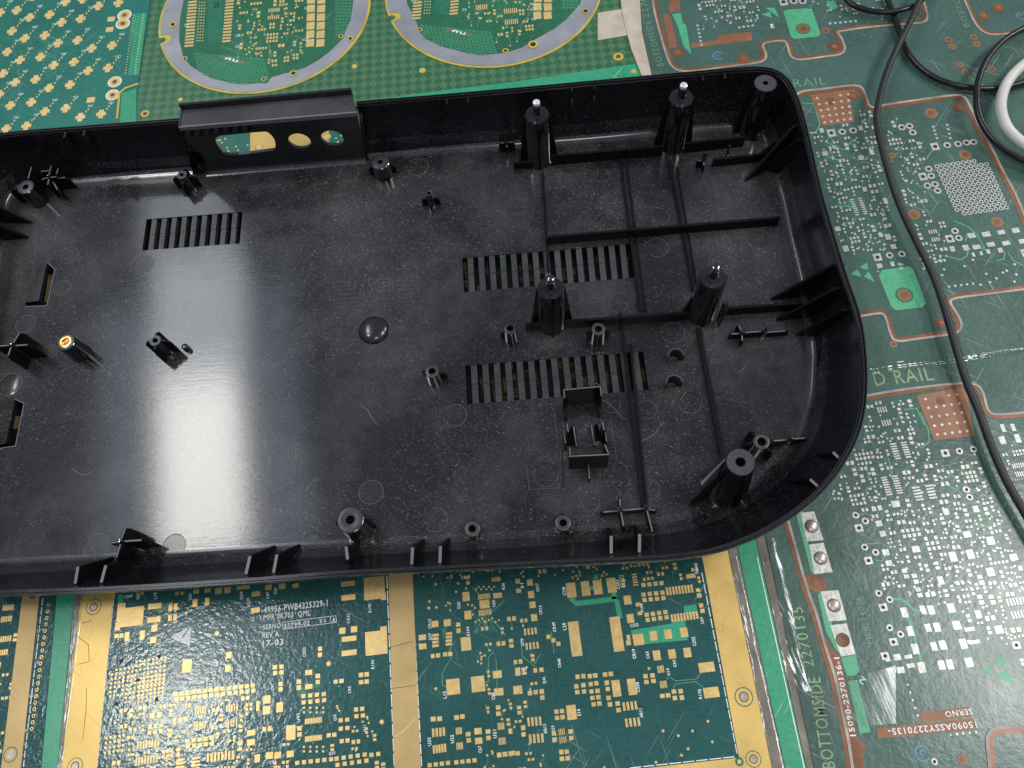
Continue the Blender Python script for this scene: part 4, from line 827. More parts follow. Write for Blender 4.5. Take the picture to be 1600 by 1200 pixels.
# ---- E: left bottom board
E2 = Board('circuit_board', 'narrow strip of dark teal circuit board with tan gold rail in the bottom left corner', [(-70, 880), (92, 880), (58, 1260), (-70, 1260)], 'maskD', AD)
E2.poly([(40, 890), (66, 888), (26, 1260), (-6, 1260)], 'goldtan', .0003, 'gold_rail')
for i in range(20): E2.ring(76-i*1.38, 945+i*10.2, 2.9, 'gold', 'hole', .55)
for x, y, n in ((6, 950, 5), (3, 968, 5), (2, 999, 5), (0, 1020, 4)):
    for i in range(n): E2.rect(x+i*3.6, y-i*.4, 2.8, 9, 'gold', big=False)
E2.field([(-30, 930), (33, 930), (8, 1190), (-30, 1190)], 160, 'gold', kinds='pri', scale=1.2)
for i in range(19):
    y = 935+i*14; E2.trace([(67.5-(y-932)*.115, y), (67.5-(y+11-932)*.115, y+11)], 1.4, 'silk', .00014)
E2.ring(17, 1179, 12, 'midgreen', 'goldtan', .88, .00034, 22); E2.disc(17, 1179, 6, 'screw', .0004, 16); E2.disc(52, 930, 6, 'holebrown', .0004, 16)
E2.text('20', (57.5, 988), (63, 987), 5, 'silkc'); E2.text('40', (54, 1038), (60, 1037), 5, 'silkc'); E2.text('60', (46, 1090), (52, 1089), 5, 'silkc'); E2.text('80', (38, 1144), (44, 1143), 5, 'silkc')
E2.done()
LS = Board('edge_strip', 'light green laminate edge strip left of the gold railed board', [(93, 880), (121, 879), (84, 1260), (50, 1260)], 'lime', AD, -.0004, cat='laminate strip', part='strip_sheet'); LS.done()
LS2 = Board('edge_strip', 'light green laminate edge strip right of the gold railed board', [(1144, 815), (1175, 815), (1273, 1260), (1240, 1260)], 'lime', AD, -.0004, cat='laminate strip', part='strip_sheet')
LS2.trace([(1183, 870), (1260, 1215)], 1.4, 'silk', .0001); LS2.done()
sm = obj('seam_filler', *pxprism([(121, 880), (137, 879), (89, 1260), (84, 1260)], -.0019, -.0007), 'seam'); sm['kind'] = 'structure'
sm = obj('seam_filler', *merge(pxprism([(1129, 815), (1144, 815), (1239, 1260), (1218, 1260)], -.0019, -.0007), pxprism([(1176, 815), (1196, 815), (1290, 1260), (1274, 1260)], -.0019, -.0008)), 'seam'); sm['kind'] = 'structure'
# ---- F: board under the housing (seen through vents and openings)
FB = Board('circuit_board', 'teal circuit board with a gold strip seen through the openings of the connector panel', [(322, 206), (548, 190), (560, 300), (310, 312)], 'maskA', AD, -.0001)
FB.poly([(391, 204), (514, 195), (514, 300), (391, 304)], 'goldrail', .00015, 'gold_strip')
for x, y in ((340, 220), (344, 219), (352, 217), (347, 223), (355, 231), (357, 236), (369, 229), (372, 235), (387, 227), (525, 216), (528, 222), (533, 212)): FB.disc(x, y, 1.5, 'gold_pale', n=8)
for x, y in ((405, 230), (511, 214)): FB.ring(x, y, 6, 'goldtan', 'gold_pale', .7, .0003, 16)
FB.done()
GB = Board('circuit_board', 'board painted near black with shade, seen through the vent slots of the housing floor', [(-60, 330), (1140, 330), (1085, 770), (-60, 800)], 'under', AD, -.0001)
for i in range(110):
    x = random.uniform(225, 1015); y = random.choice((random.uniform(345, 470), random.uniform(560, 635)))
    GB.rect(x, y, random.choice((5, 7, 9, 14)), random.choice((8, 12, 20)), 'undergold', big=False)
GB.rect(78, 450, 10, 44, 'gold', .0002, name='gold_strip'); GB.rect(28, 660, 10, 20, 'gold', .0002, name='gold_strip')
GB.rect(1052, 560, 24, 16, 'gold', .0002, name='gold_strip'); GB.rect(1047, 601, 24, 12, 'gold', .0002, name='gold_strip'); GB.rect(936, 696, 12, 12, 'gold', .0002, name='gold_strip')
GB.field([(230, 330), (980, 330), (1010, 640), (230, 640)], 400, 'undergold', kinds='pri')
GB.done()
# ---- A: top left board with gold crosses
AA = angpx((105, 65), (0, 80)) if False else angpx((252/4, 357/4), (335/4, 408/4))
A = Board('circuit_board', 'bright teal circuit board covered with gold cross shaped pads in the top left corner', [(-90, -80), (240, -80), (235, 0), (217, 122), (213, 300), (-90, 330)], 'maskA', .06, 0)
def crosspad(x, y, s=13.5):
    c, su, sv = A.sc(x, y); a = -.42; u = Vector((cos(a+.06), sin(a+.06))); v = Vector((-u.y, u.x)); w_, h_ = s*su/2, s*sv*.5; k = .50
    pl = [(-1, -k*.8), (-k, -k*.8), (-k, -1), (k, -1), (k, -k*.8), (1, -k*.8), (1, k*.8), (k, k*.8), (k, 1), (-k, 1), (-k, k*.8), (-1, k*.8)]
    u = Vector((cos(.10), sin(.10))); v = Vector((-u.y, u.x))
    obj('gold_cross', *prism([c.to_2d()+u*p*w_*1.12+v*q*h_ for p, q in pl], 0, .00012, False), 'gold_pale', A.root)
CR = [(0, 80), (105, 65), (185, 110), (75, 195), (155, 240), (45, 325), (125, 375), (20, 460), (95, 515), (-5, 590), (65, 660), (40, 805), (310, 92), (385, 140), (280, 222), (362, 270), (252, 357), (335, 408), (222, 497), (307, 550), (195, 640), (280, 697),
      (165, 787), (410, 12), (615, 38), (505, 118), (485, 252), (573, 303), (462, 388), (550, 443), (437, 530), (740, 18), (700, 285), (675, 425), (410, 678), (502, 733), (632, 713), (518, -4), (205, -20)]
for x, y in CR: crosspad(x/4, y/4)
for x, y in CR:
    for k in range(3):
        A.rect(x/4+9+k*3.6, y/4-8-k*4.2+random.uniform(-1, 1), 2.1, 2.6, 'gold_pale', big=False)
    A.text(random.choice(('D12', 'D40', 'D71', 'D15', 'D33', 'D58')), (x/4+12, y/4-16), (x/4+20, y/4-17), 3, 'silkc')
for x, y, w_, h_ in ((695, 120, 46, 30), (685, 185, 46, 30), (568, 625, 50, 34)): A.rect(x/4, y/4, w_/4, h_/4, 'gold_pale')
for x, y in ((778, 95), (768, 148), (718, 512), (704, 594)):
    A.disc(x/4, y/4, 9.6, 'silk', .0001, 24); A.disc(x/4, y/4, 8.4, 'gold_pale', .00013, 24); A.disc(x/4, y/4, 5.2, 'gold', .00016, 20); A.disc(x/4, y/4, 3.2, 'holebrown', .0002, 16)
A.poly([(210, 22), (229, 20), (217, 117), (200, 117)], 'lime', .00005, 'copper_area')
for i in range(22):
    for j in range(4): A.disc(209+j*5-i*.62, 24+i*4.3, 1.0, 'midgreen' if j in (1, 2) else 'gold_pale', .0001, 6)
for i in range(160):
    x = random.uniform(20, 190); y = random.choice((random.uniform(80, 120), random.uniform(60, 180))); A.disc(x+random.uniform(-2, 2), y, .8, 'limeC', .0001, 5)
A.poly([(190, 146), (213, 138), (211, 300), (180, 300)], 'lime', .0002, 'copper_area')
A.trace([(183, 186), (187, 146), (196, 138), (217, 131)], 3.2, 'ringedge', .0003)
A.done()
# ---- B: lattice panel with two round boards
B = Board('panel_board', 'green diamond patterned panel holding two round boards with silver rims at the top', [(241, -80), (973, -80), (985, 40), (1003, 112), (1004, 128), (640, 160), (214, 192), (218, 122), (236, 0)], 'lattice', .06, -.0001, cat='panel board')
B.poly([(560, 162), (640, 148), (800, 128), (997, 99), (1001, 115), (1003, 130), (640, 165)], 'lime', .00025, 'copper_area')
def circle3(a, b, c):
    ax, ay, bx_, by, cx, cy = a.x, a.y, b.x, b.y, c.x, c.y
    d = 2*(ax*(by-cy)+bx_*(cy-ay)+cx*(ay-by))
    ux = ((ax*ax+ay*ay)*(by-cy)+(bx_*bx_+by*by)*(cy-ay)+(cx*cx+cy*cy)*(ay-by))/d; uy = ((ax*ax+ay*ay)*(cx-bx_)+(bx_*bx_+by*by)*(ax-cx)+(cx*cx+cy*cy)*(bx_-ax))/d
    return Vector((ux, uy)), hypot(ax-ux, ay-uy)
def roundboard(three, interior, notch, dx):
    c, r = circle3(*(P(x, y) for x, y in three))
    nt = P(*notch).to_2d(); rn = 8*mpp(*notch, 0)
    def ol(rr, rnn, depth=0):
        pts = []
        a_n = atan2(nt.y-c.y, nt.x-c.x); half = (rnn*1.15)/rr
        for i in range(97):
            a = a_n+half+(2*pi-2*half)*i/96; pts.append(c+Vector((cos(a), sin(a)))*rr)
        inn = (c-nt).normalized(); tt = Vector((-inn.y, inn.x)); cc = c-inn*(rr-rnn*.9)
        for i in range(1, 12):
            a = pi*i/12; pts.append(cc+tt*rnn*cos(a)*1.0*(-1)*-1+inn*rnn*sin(a)*1.0)
        return pts
    rb_ = obj('round_board', *prism(ol(r, rn*.62), -.0015, .0004), 'ringedge', B.root)
    s = rb_
    obj('silver_rim', *prism(ol(r-.0015, rn*1.0), .0003, .0006), 'ringmetal', rb_)
    obj('round_mask', *prism([P(x, y, .0008).to_2d() for x, y in interior], .0005, .0008), 'maskC2', rb_)
M['maskC2'] = mask('green_round_mask', (.022, .135, .07), rough=.3, bumpy=.1)
I1 = [(288, -60), (287, 0), (281, 30), (280, 62), (286, 88), (298, 103), (330, 122), (372, 131), (418, 129), (424, 120), (475, 106), (498, 93), (515, 80), (535, 60), (541, 44), (548, 30), (552, 0), (552, -60)]
I2 = [(634, -60), (636, 5), (650, 32), (656, 50), (665, 60), (690, 72), (720, 80), (750, 86), (790, 82), (815, 74), (838, 60), (865, 45), (885, 30), (907, 5), (912, -60)]
roundboard([(249, 37), (375, 147.5), (576, 25)], I1, (262, 61), 0)
roundboard([(614, 40), (737, 106), (926, 27)], I2, (632, 22), 0)
RBs = [o for o in B.root.children if o.name.startswith('round_board')]
def roundfill(dx, dy, I, root, clip):
    Z = Board.__new__(Board); Z.ang = .06; Z.z = .0008; Z.U = Vector((cos(.06), sin(.06))); Z.V = Vector((-sin(.06), cos(.06))); Z.root = root; Z.fine = {}; Z.occ = set()
    for i in range(15): Z.rect(dx+301-i*.4, dy+3+i*4.9, 14, 2.8, 'gold_pale', big=False)
    for i in range(14): Z.rect(dx+359-i*.4, dy+2+i*4.8, 13, 2.8, 'gold_pale', big=False)
    for i in range(14):
        for j in range(3): Z.disc(dx+312+j*4-i*.3, dy+4+i*4.6, 1.1, 'gold_pale', n=6)
    Z.poly([(dx+326, dy-60), (dx+349, dy-60), (dx+347, dy+66), (dx+330, dy+67), (dx+324, dy+60)], 'midgreen', .00006, 'copper_area')
    for i in range(9):
        for j in range(2): Z.rect(dx+487+j*16-i*.3, dy-40+i*13.4, 12.5, 11.5, 'gold_pale', big=False)
    for i in range(18):
        for j in range(12):
            x, y = dx+305+i*6.2+j*1.2, dy+84+j*4.4+i*.6
            if inpoly(x, y, I): Z.ring(x, y, 2.0, 'limeC', 'hole', .5, .0001, 7)
            x, y = dx+526+j*5.2, dy-30+i*5
            if j < 5 and inpoly(x, y, I): Z.ring(x, y, 1.8, 'limeC', 'hole', .5, .0001, 7)
    Z.field([(dx+372, dy-40), (dx+470, dy-40), (dx+480, dy+90), (dx+420, dy+108), (dx+372, dy+92)], 900, 'gold_pale', kinds='prriv', scale=.95, avoid=((dx+340, dy+85, dx+385, dy+103),))
    Z.trace([(dx+343, dy+88), (dx+383, dy+99)], 5, 'coppertab'); Z.trace([(dx+352, dy+91), (dx+372, dy+96)], 4, 'silk', .0001); Z.text('26', (dx+334, dy+12), (dx+343, dy+10), 8, 'hole')
    for k in range(10): x = dx+random.choice((368, 476, 288)); y = dy+random.uniform(-20, 80); Z.text('C%d' % random.randint(1, 9), (x, y), (x+6, y-1), 4, 'silkc')
    for mat, parts in Z.fine.items(): obj({'gold_pale': 'small_gold_pads'}.get(mat, 'small_print'), *merge(*parts), mat, root, kind='stuff')
def inpoly(x, y, pl):
    c = False; m = len(pl)
    for i in range(m):
        x1, y1 = pl[i]; x2, y2 = pl[(i+1) % m]
        if (y1 > y) != (y2 > y) and x < (x2-x1)*(y-y1)/(y2-y1)+x1: c = not c
    return c
roundfill(0, 0, I1, RBs[0], None); roundfill(355, -43, I2, RBs[1], None)
for x, y, r_ in ((271, 40, 6), (548, 62, 5), (459, 116, 6), (533, 58, 4), (413, 125, 4), (290, 93, 4), (656, 48, 4), (915, 19, 6), (833, 71, 8), (790, 81, 5)):
    c = P(x, y); B.add('ringedge', prism(circ(c, r_*mpp(x, y, 0), 14), .0008, .00095, False)); B.add('hole', prism(circ(c, r_*.55*mpp(x, y, 0), 12), .0009, .00100, False))
for x, y, r_ in ((227, 178, 6), (554, 104, 4), (660, 110.5, 4.5), (966, 89, 7), (282, 156, 3.5), (990, 112, 4)): B.disc(x, y, r_, 'ringedge', .0003, 14); B.disc(x, y, r_*.5, 'holebrown' if r_ > 5 else 'gold_pale', .0004, 12)
B.done()
# ---- beige tape
tp = obj('tape_strip', *merge(pxprism([(964, -60), (996, -60), (1003, 50), (1018, 117), (1003, 118), (986, 75), (972, 20)], -.0001, .0012), pxprism([(934, 20), (972, 14), (985, 54), (934, 63)], -.0001, .0007)), 'tape')
tp['label'] = 'crumpled beige tape between the patterned panel and the dark green panel'; tp['category'] = 'tape'
# ---- C: dark green routed panel on the right
AC = angpx((1507, 602), (1390, 615)) + pi
AC = .125
C = Board('circuit_board', 'large scratched dark green circuit panel with brown routed outlines and tinned pads on the right', [(1000, -80), (1800, -80), (1800, 1290), (1292, 1290), (1197, 840), (1150, 700), (1050, 400), (1012, 112), (1000, 50)], 'maskC', AC, -.0002, cat='circuit board')
def groove(pts, w=6.5):
    q = catmull([P(x, y).to_2d() for x, y in pts], 3)
    k = mpp(*pts[len(pts)//2], 0)*1.3
    o = obj('routed_groove', *ribbon(q, w*k, C.z+.00012, C.z-.0002), 'copper', C.root)
    q2 = [p+Vector((0, -1)).normalized()*0 for p in q]
    off = []
    for i, p in enumerate(q):
        d = (q[min(i+1, len(q)-1)]-q[max(0, i-1)]).normalized(); off.append(p+Vector((-d.y, d.x))*w*k*.42*groove.side)
    obj('worn_groove_edge', *ribbon(off, w*k*.5, C.z+.00035, C.z-.0002), 'coppergrey', o)
groove.side = -1
for pts, sd, ww in ((((1019, -30), (1025, 15), (1037, 62), (1046, 90), (1054, 104), (1068, 109), (1100, 107), (1150, 100), (1176, 97), (1191, 93), (1194, 85), (1189, 72), (1193, 66), (1205, 63), (1226, 62), (1233, 70), (1238, 86), (1250, 91), (1290, 86), (1310, 83), (1317, 76), (1312, 60), (1306, 50), (1318, 46), (1360, 40), (1420, 35), (1440, 33), (1446, 26), (1442, 8), (1436, -20)), -1, 5.5),
                    (((1246, 151), (1256, 145), (1290, 141), (1335, 136), (1347, 143), (1354, 163), (1364, 170), (1385, 166), (1440, 158), (1494, 151), (1506, 155), (1514, 170), (1528, 200), (1548, 235), (1565, 270), (1584, 305), (1602, 350)), 1, 6),
                    (((1340, 492), (1374, 487), (1386, 494), (1394, 520), (1402, 530), (1430, 527), (1480, 520), (1497, 514), (1497, 500), (1484, 478), (1482, 469), (1494, 463), (1540, 457), (1602, 449)), -1, 6),
                    (((1350, 622), (1390, 615), (1440, 608), (1500, 602), (1524, 604), (1533, 615), (1540, 640), (1552, 650), (1575, 650), (1605, 647)), 1, 6),
                    (((1224, 800), (1238, 850), (1256, 915), (1272, 960), (1284, 1005), (1300, 1055), (1312, 1112), (1322, 1160), (1332, 1230)), 1, 7),
                    (((1505, -10), (1516, 14), (1526, 35), (1538, 48), (1556, 52), (1610, 46)), -1, 5), (((1605, 1140), (1560, 1142), (1548, 1152), (1548, 1170), (1553, 1215)), -1, 8)):
    groove.side = sd; groove(pts, ww)
CT = []
for q in ([(1266, 148), (1334, 139), (1344, 150), (1328, 154), (1335, 190), (1284, 197)], [(1432, 618), (1504, 605), (1512, 618), (1522, 681), (1460, 688)], [(1079, 68), (1120, 63), (1121, 54), (1174, 50), (1176, 63), (1080, 75)], [(1036, 22), (1046, 22), (1059, 74), (1046, 76)],
          [(1044, -20), (1062, -20), (1062, 17), (1047, 20)], [(1436, 1114), (1512, 1104), (1518, 1120), (1440, 1128)], [(1370, 1138), (1520, 1122), (1524, 1140), (1372, 1154)]): C.poly(q, 'coppertab', .00008, 'copper_area')
for q in ([(1224, 18), (1230, 15), (1263, 13), (1270, 18), (1282, 52), (1278, 57), (1242, 61), (1236, 58)], [(1373, 430), (1378, 422), (1420, 416), (1427, 421), (1447, 474), (1441, 480), (1401, 485), (1393, 480)], [(1050, 22), (1064, 20), (1066, 35), (1072, 40), (1080, 85), (1068, 72), (1058, 38)],
          [(1244, 792), (1252, 790), (1272, 900), (1267, 892), (1246, 812)], [(1278, 930), (1283, 922), (1300, 975), (1314, 1023), (1304, 1012), (1290, 985)], [(1314, 1028), (1337, 1023), (1343, 1048), (1337, 1055), (1324, 1057)], [(1325, 1064), (1340, 1062), (1360, 1143), (1344, 1147)],
          [(1291, 2), (1305, 0), (1310, 12), (1297, 16)], [(1301, -10), (1314, -10), (1310, -2), (1302, 0)]): C.poly(q, 'limeC', .00006, 'copper_area')
for x, y, r_ in ((1255, 45, 10), (1413, 461, 13)): C.ring(x, y, r_, 'midgreen', 'coppertab', .8, .00012, 20); C.disc(x, y, r_*.5, 'holebrown', .00022, 14)
for q, hx, hy, m_ in (([(1251, 801), (1272, 799), (1287, 844), (1260, 846)], 1268, 822, 'screw'), ([(1264, 851), (1287, 848), (1301, 894), (1272, 897)], 1282, 872, 'screw'), ([(1282, 924), (1310, 922), (1323, 969), (1295, 971)], 1303, 946, 'screw'), ([(1297, 977), (1323, 974), (1337, 1022), (1314, 1026)], 1317, 1000, 'hole')):
    pd = C.poly(q, 'silver', .00015, 'screw_pad'); c = P(hx, hy); rr = 11*mpp(hx, hy, 0)
    obj('screw_head', *lathe(c, [(rr, C.z+.00014), (rr*.95, C.z+.0004), (rr*.7, C.z+.0010 if m_ == 'screw' else C.z+.0002), (.0001, C.z+.0011 if m_ == 'screw' else C.z+.00016)], 24), m_ if m_ == 'screw' else 'holebrown', pd, 60)
    for k in range(6): C.disc(q[0][0]+random.uniform(5, 24)+k*1.2, q[0][1]+4+k*7, .8, 'hole', .0002, 5)
for x, y in ((1060, 83), (1162, 92), (1303, 73), (1497, 167), (1470, 505), (1346, 1167), (1503, 1187), (1275, 910), (1333, 150), (1537, 25), (1560, 13)): C.disc(x, y, 8, 'copper', .0002, 14); C.disc(x, y, 3.6, 'coppertab', .0004, 12)
for q in ([(1329, 428), (1340, 421), (1346, 433)], [(1343, 418), (1355, 410), (1356, 422)], [(1350, 432), (1357, 424), (1367, 441)], [(1534, 1047), (1545, 1040), (1552, 1058)], [(1552, 1035), (1568, 1022), (1570, 1040)], [(1555, 1058), (1572, 1045), (1586, 1069)], [(1196, 12), (1210, 12), (1218, 28)], [(1190, 22), (1203, 18), (1206, 28)]): C.poly(q, 'limeC', .00007, 'warning_triangle')
# via rings
for i in range(10):
    for j in range(12):
        if (i, j) not in ((9, 0), (8, 0), (0, 11)): C.ring(1464+i*8.25+j*3.1, 260-i*1.15+j*6.8, 3.5, 'silver', 'hole', .5)
for x, y, s in ((1299, 208, 1), (1316, 206, 0), (1333, 204, 0), (1371, 402, 1), (1390, 399, 0), (1409, 397, 0), (1477, 708, 1), (1499, 705, 0), (1521, 702, 0), (1461, 229, 1), (1480, 227, 0), (1497, 225, 0), (1484, 373, 1), (1498, 372, 0), (1492, 361, 0), (1409, 199, 0), (1421, 197, 0), (1426, 207, 0), (1451, 264, 0),
                (1442, 276, 1), (1455, 275, 0), (1449, 290, 0), (1461, 288, 0), (1465, 298, 0), (1510, 223, 0), (1521, 222, 0), (1337, 805, 0), (1352, 814, 0), (1342, 825, 1), (1351, 855, 0), (1368, 863, 0), (1357, 876, 1), (1373, 927, 0), (1390, 937, 0), (1380, 949, 1), (1390, 981, 0), (1407, 991, 0), (1396, 1003, 1),
                (1510, 765, 0), (1515, 777, 0), (1588, 1008, 1), (1224, 3, 1), (1240, 2, 0), (1254, 2, 0), (1383, 1025, 1), (1460, 1190, 0), (1602, 395, 1), (1215, -6, 0)):
    if s: C.rect(x, y, 12, 12, 'silver', .0001, big=False); C.disc(x, y, 3, 'hole', .00014, 10)
    else: C.ring(x, y, 5.4, 'silver', 'hole', .5)
for x, y in ((1455, 177), (1508, 242), (1558, 347), (1488, 73), (1500, 101), (1526, 69), (1550, 108), (1482, 62), (1521, 58), (1508, 113), (1428, 335), (1290, 48), (1396, 538), (1394, 243)): C.disc(x, y, 9 if y in (177, 242, 347, 335) else 5.5, 'coppertab', .0001, 16); C.disc(x, y, 5 if y in (177, 242, 347, 335) else 3, 'holebrown', .00014, 12)
for q, n in (([(1268, 150), (1332, 142), (1335, 190), (1284, 197)], 28), ([(1436, 618), (1500, 608), (1520, 680), (1460, 687)], 28)):
    for i in range(5):
        for j in range(5):
            u, v = (i+.6)/5.2, (j+.5)/5
            if (i, j) in ((2, 0), (1, 0)): continue
            a = [q[0][k]*(1-u)+q[1][k]*u for k in (0, 1)]; b = [q[3][k]*(1-u)+q[2][k]*u for k in (0, 1)]
            C.disc(a[0]*(1-v)+b[0]*v, a[1]*(1-v)+b[1]*v, 2.3, 'silver', .00022, 8)
    C.disc(q[0][0]+(30 if q[0][0] < 1300 else 34), q[0][1]+8, 7, 'holebrown', .0002, 12)
for x, y in [(1483+i*9.3, 448-i*1.2) for i in range(5)]+[(1532, 445), (1472, 430), (1475, 421), (1507, 416), (1520, 406), (1541, 428), (1547, 441), (1557, 435), (1567, 426), (1573, 423), (1588, 429), (1585, 440), (1585, 413)]+[(1297+i*8, 37-i*.8) for i in range(6)]+[(1155+i*7, 43-i) for i in range(4)]+[(1090+i*1.2, 40+i*6) for i in range(6)]+[(1480+i*1.6, 195+i*7) for i in range(4)]+[(1458+i*2, 198+i*6) for i in range(4)]+[(1485+i*10, 1148-i) for i in range(5)]+[(1418+i*4, 1070+i*12) for i in range(5)]: C.disc(x, y, 2.0, 'silver', n=8)
for x, y, w_, h_ in ((1518, 368, 11, 8), (1541, 366, 13, 8), (1564, 363, 11, 7), (1587, 360, 11, 8), (1526, 386, 12, 7), (1548, 382, 12, 7), (1572, 380, 12, 7), (1597, 377, 10, 7), (1488, 389, 7, 9), (1509, 387, 9, 9), (1544, 393, 6, 7), (1563, 391, 7, 8), (1521, 398, 4, 7), (1533, 396, 4, 6),
                     (1413, 957, 10, 16), (1422, 986, 10, 16), (1430, 1014, 10, 17), (1440, 1043, 11, 17), (1442, 953, 8, 14), (1455, 953, 10, 15), (1450, 981, 9, 13), (1464, 980, 10, 15), (1459, 1010, 9, 14), (1473, 1008, 11, 15), (1471, 1039, 10, 15), (1484, 1038, 10, 16),
                     (1486, 950, 11, 15), (1495, 977, 12, 14), (1505, 1006, 11, 16), (1514, 1035, 12, 15), (1515, 983, 16, 6), (1514, 1003, 6, 6), (1523, 1003, 16, 6), (1402, 1027, 11, 10), (1419, 1026, 12, 6), (1387, 1031, 8, 5), (1407, 1047, 12, 10), (1423, 1040, 12, 7), (1391, 1046, 8, 5), (1489, 870, 11, 16), (1516, 866, 11, 15),
                     (1384, 863, 10, 10), (1373, 818, 10, 9), (1379, 834, 9, 9), (1389, 880, 10, 9), (1567, 669, 6, 13), (1583, 668, 6, 12), (1566, 688, 9, 13), (1590, 685, 8, 14), (1441, 620-300, 0, 0), (1360, 632-200, 0, 0)):
    if w_:
        C.rect(x, y, w_, h_, 'silver', big=True)
        for ii in range(int((x-w_/2-1.5)//1.5), int((x+w_/2+1.5)//1.5)+1):
            for jj in range(int((y-h_/2-1.5)//1.5), int((y+h_/2+1.5)//1.5)+1): C.occ.add((ii, jj))
for tr in (((1418, 962), (1426, 986), (1434, 1014), (1442, 1045), (1446, 1060)), ((1488, 950), (1496, 977)), ((1506, 1006), (1515, 1035)), ((1394, 936), (1408, 936), (1420, 945), (1428, 953), (1440, 955))): C.trace(tr, 4, 'limeC', .00005)
for tr in (((1253, 161), (1272, 162), (1281, 195), (1275, 207), (1262, 207)), ((1290, 222), (1320, 235)), ((1333, 218), (1322, 232)), ((1292, 245), (1310, 250), (1318, 262)), ((1305, 322), (1325, 322), (1340, 327)), ((1490, 345), (1512, 354), (1526, 366), (1540, 392)), ((1508, 377), (1512, 366), (1520, 368)), ((1478, 400), (1500, 406), (1511, 400), (1512, 390)), ((1557, 408), (1569, 404), (1570, 394)),
           ((1575, 395), (1584, 408), (1605, 418)), ((1412, 640), (1432, 638), (1440, 655), (1445, 665)), ((1470, 727), (1485, 742), (1492, 746)), ((1520, 728), (1512, 743)), ((1438, 645), (1450, 670), (1452, 690), (1440, 700), (1430, 690)), ((1480, 758), (1495, 765), (1505, 775)), ((1352, 716), (1358, 752)), ((1388, 715), (1394, 742)), ((1368, 875), (1378, 877), (1384, 866)), ((1352, 850), (1372, 849)), ((1341, 805), (1352, 802), (1363, 806)), ((1528, 800), (1540, 803), (1548, 822), (1560, 838)), ((1455, 1200-140), (1460, 1075))):
    C.trace(tr, 1.6, 'limeC', .00006)
C.field([(1262, 205), (1340, 190), (1372, 195), (1380, 300), (1412, 420), (1322, 410), (1300, 330), (1282, 260)], 4500, 'silver', kinds='ppprivb', scale=1.08, avoid=((1325, 395, 1420, 412),))
C.field([(1335, 165), (1365, 172), (1372, 300), (1345, 260)], 500, 'silver', kinds='ppr', scale=1.0)
C.field([(1385, 175), (1430, 200), (1450, 270), (1470, 300), (1487, 340), (1480, 410), (1440, 420), (1420, 330), (1390, 230)], 3000, 'silver', kinds='ppriiv', scale=1.08, avoid=((1450, 255, 1600, 345),))
AV = ((1330, 798, 1362, 835), (1345, 848, 1378, 885), (1365, 918, 1400, 960), (1502, 755, 1524, 785), (1430, 605, 1524, 690), (1484, 690, 1530, 716))
C.field([(1362, 780), (1470, 740), (1530, 745), (1560, 850), (1620, 870), (1620, 1010), (1560, 1000), (1500, 960), (1450, 940), (1380, 920), (1362, 830)], 260, 'silver', kinds='pprib', scale=1.5, avoid=AV)
C.field([(1352, 628), (1430, 625), (1445, 690), (1462, 720), (1480, 735), (1530, 720), (1560, 850), (1600, 870), (1600, 1010), (1560, 1000), (1500, 960), (1450, 940), (1380, 920), (1362, 830), (1330, 790), (1295, 780), (1318, 730), (1346, 690)], 14000, 'silver', kinds='pppriiv', scale=1.2, avoid=((1330, 798, 1362, 835), (1345, 848, 1378, 885), (1365, 918, 1400, 960), (1502, 755, 1524, 785), (1430, 605, 1524, 690), (1484, 690, 1530, 716)))
C.field([(1530, 700), (1548, 760), (1600, 900), (1600, 1010), (1480, 960), (1440, 900), (1480, 800)], 5000, 'silver', kinds='ppriv', scale=1.1)
C.field([(1555, 660), (1620, 655), (1620, 740), (1575, 745)], 200, 'silver', kinds='ppri', scale=1.0)
C.field([(1588, 1010), (1588, 1010), (1620, 960), (1620, 1100)], 60, 'silver', kinds='pp', scale=1.1)
C.field([(1085, -20), (1190, -20), (1185, 40), (1090, 35)], 200, 'silver', kinds='pprv', scale=1.0)
C.field([(1215, -20), (1330, -20), (1410, -20), (1380, 25), (1300, 20)], 200, 'silver', kinds='pprv', scale=.9)
C.poly([(1276, 975), (1296, 1008), (1312, 1027), (1340, 1150), (1352, 1200), (1332, 1200), (1318, 1140), (1300, 1060), (1282, 1000)], 'copper', .00006, 'copper_area'); C.poly([(1254, 900), (1268, 896), (1290, 905), (1292, 920), (1276, 926), (1262, 918)], 'copper', .00006, 'copper_area')
C.text('RAIL', (1241, 136.5), (1292, 132), 12.5, 'silkg'); C.text('D RAIL', (1368, 603), (1460, 594), 22, 'silky')
C.text('BOTTOMSIDE', (1305, 1200), (1281, 1058), 20, 'silky', .0002); C.text('2270135', (1272, 1042), (1253, 948), 18, 'silky', .0002)
C.text('15090-2270136-1', (1337, 1150), (1311, 1027), 8.5, 'silk'); C.text('MFR 24076', (1364, 1005), (1344, 932), 9, 'silkg'); C.text('BOTTOMSIDE', (1037, 103), (1016, 33), 10, 'silkg'); C.text('2270135', (1015, 28), (1003, -30), 10, 'silkg')
C.text('BOTTOMS', (1515, 42), (1490, -20), 9, 'silkg'); C.text('15090ASSY2270135-', (1524, 1127), (1386, 1139), 10, 'silk', .0003); C.text('SERNO', (1517, 1107), (1475, 1112), 9, 'silk', .0003); C.text('2', (1354, 1063), (1346, 1056), 10, 'silkc', .0003); C.text('D', (1356, 1040), (1353, 1031), 8, 'silkg'); C.text('E', (1205, 44), (1210, 43.5), 6, 'silk')
C.text('MADE IN', (1376, 1130), (1364, 1085), 7, 'silkg')
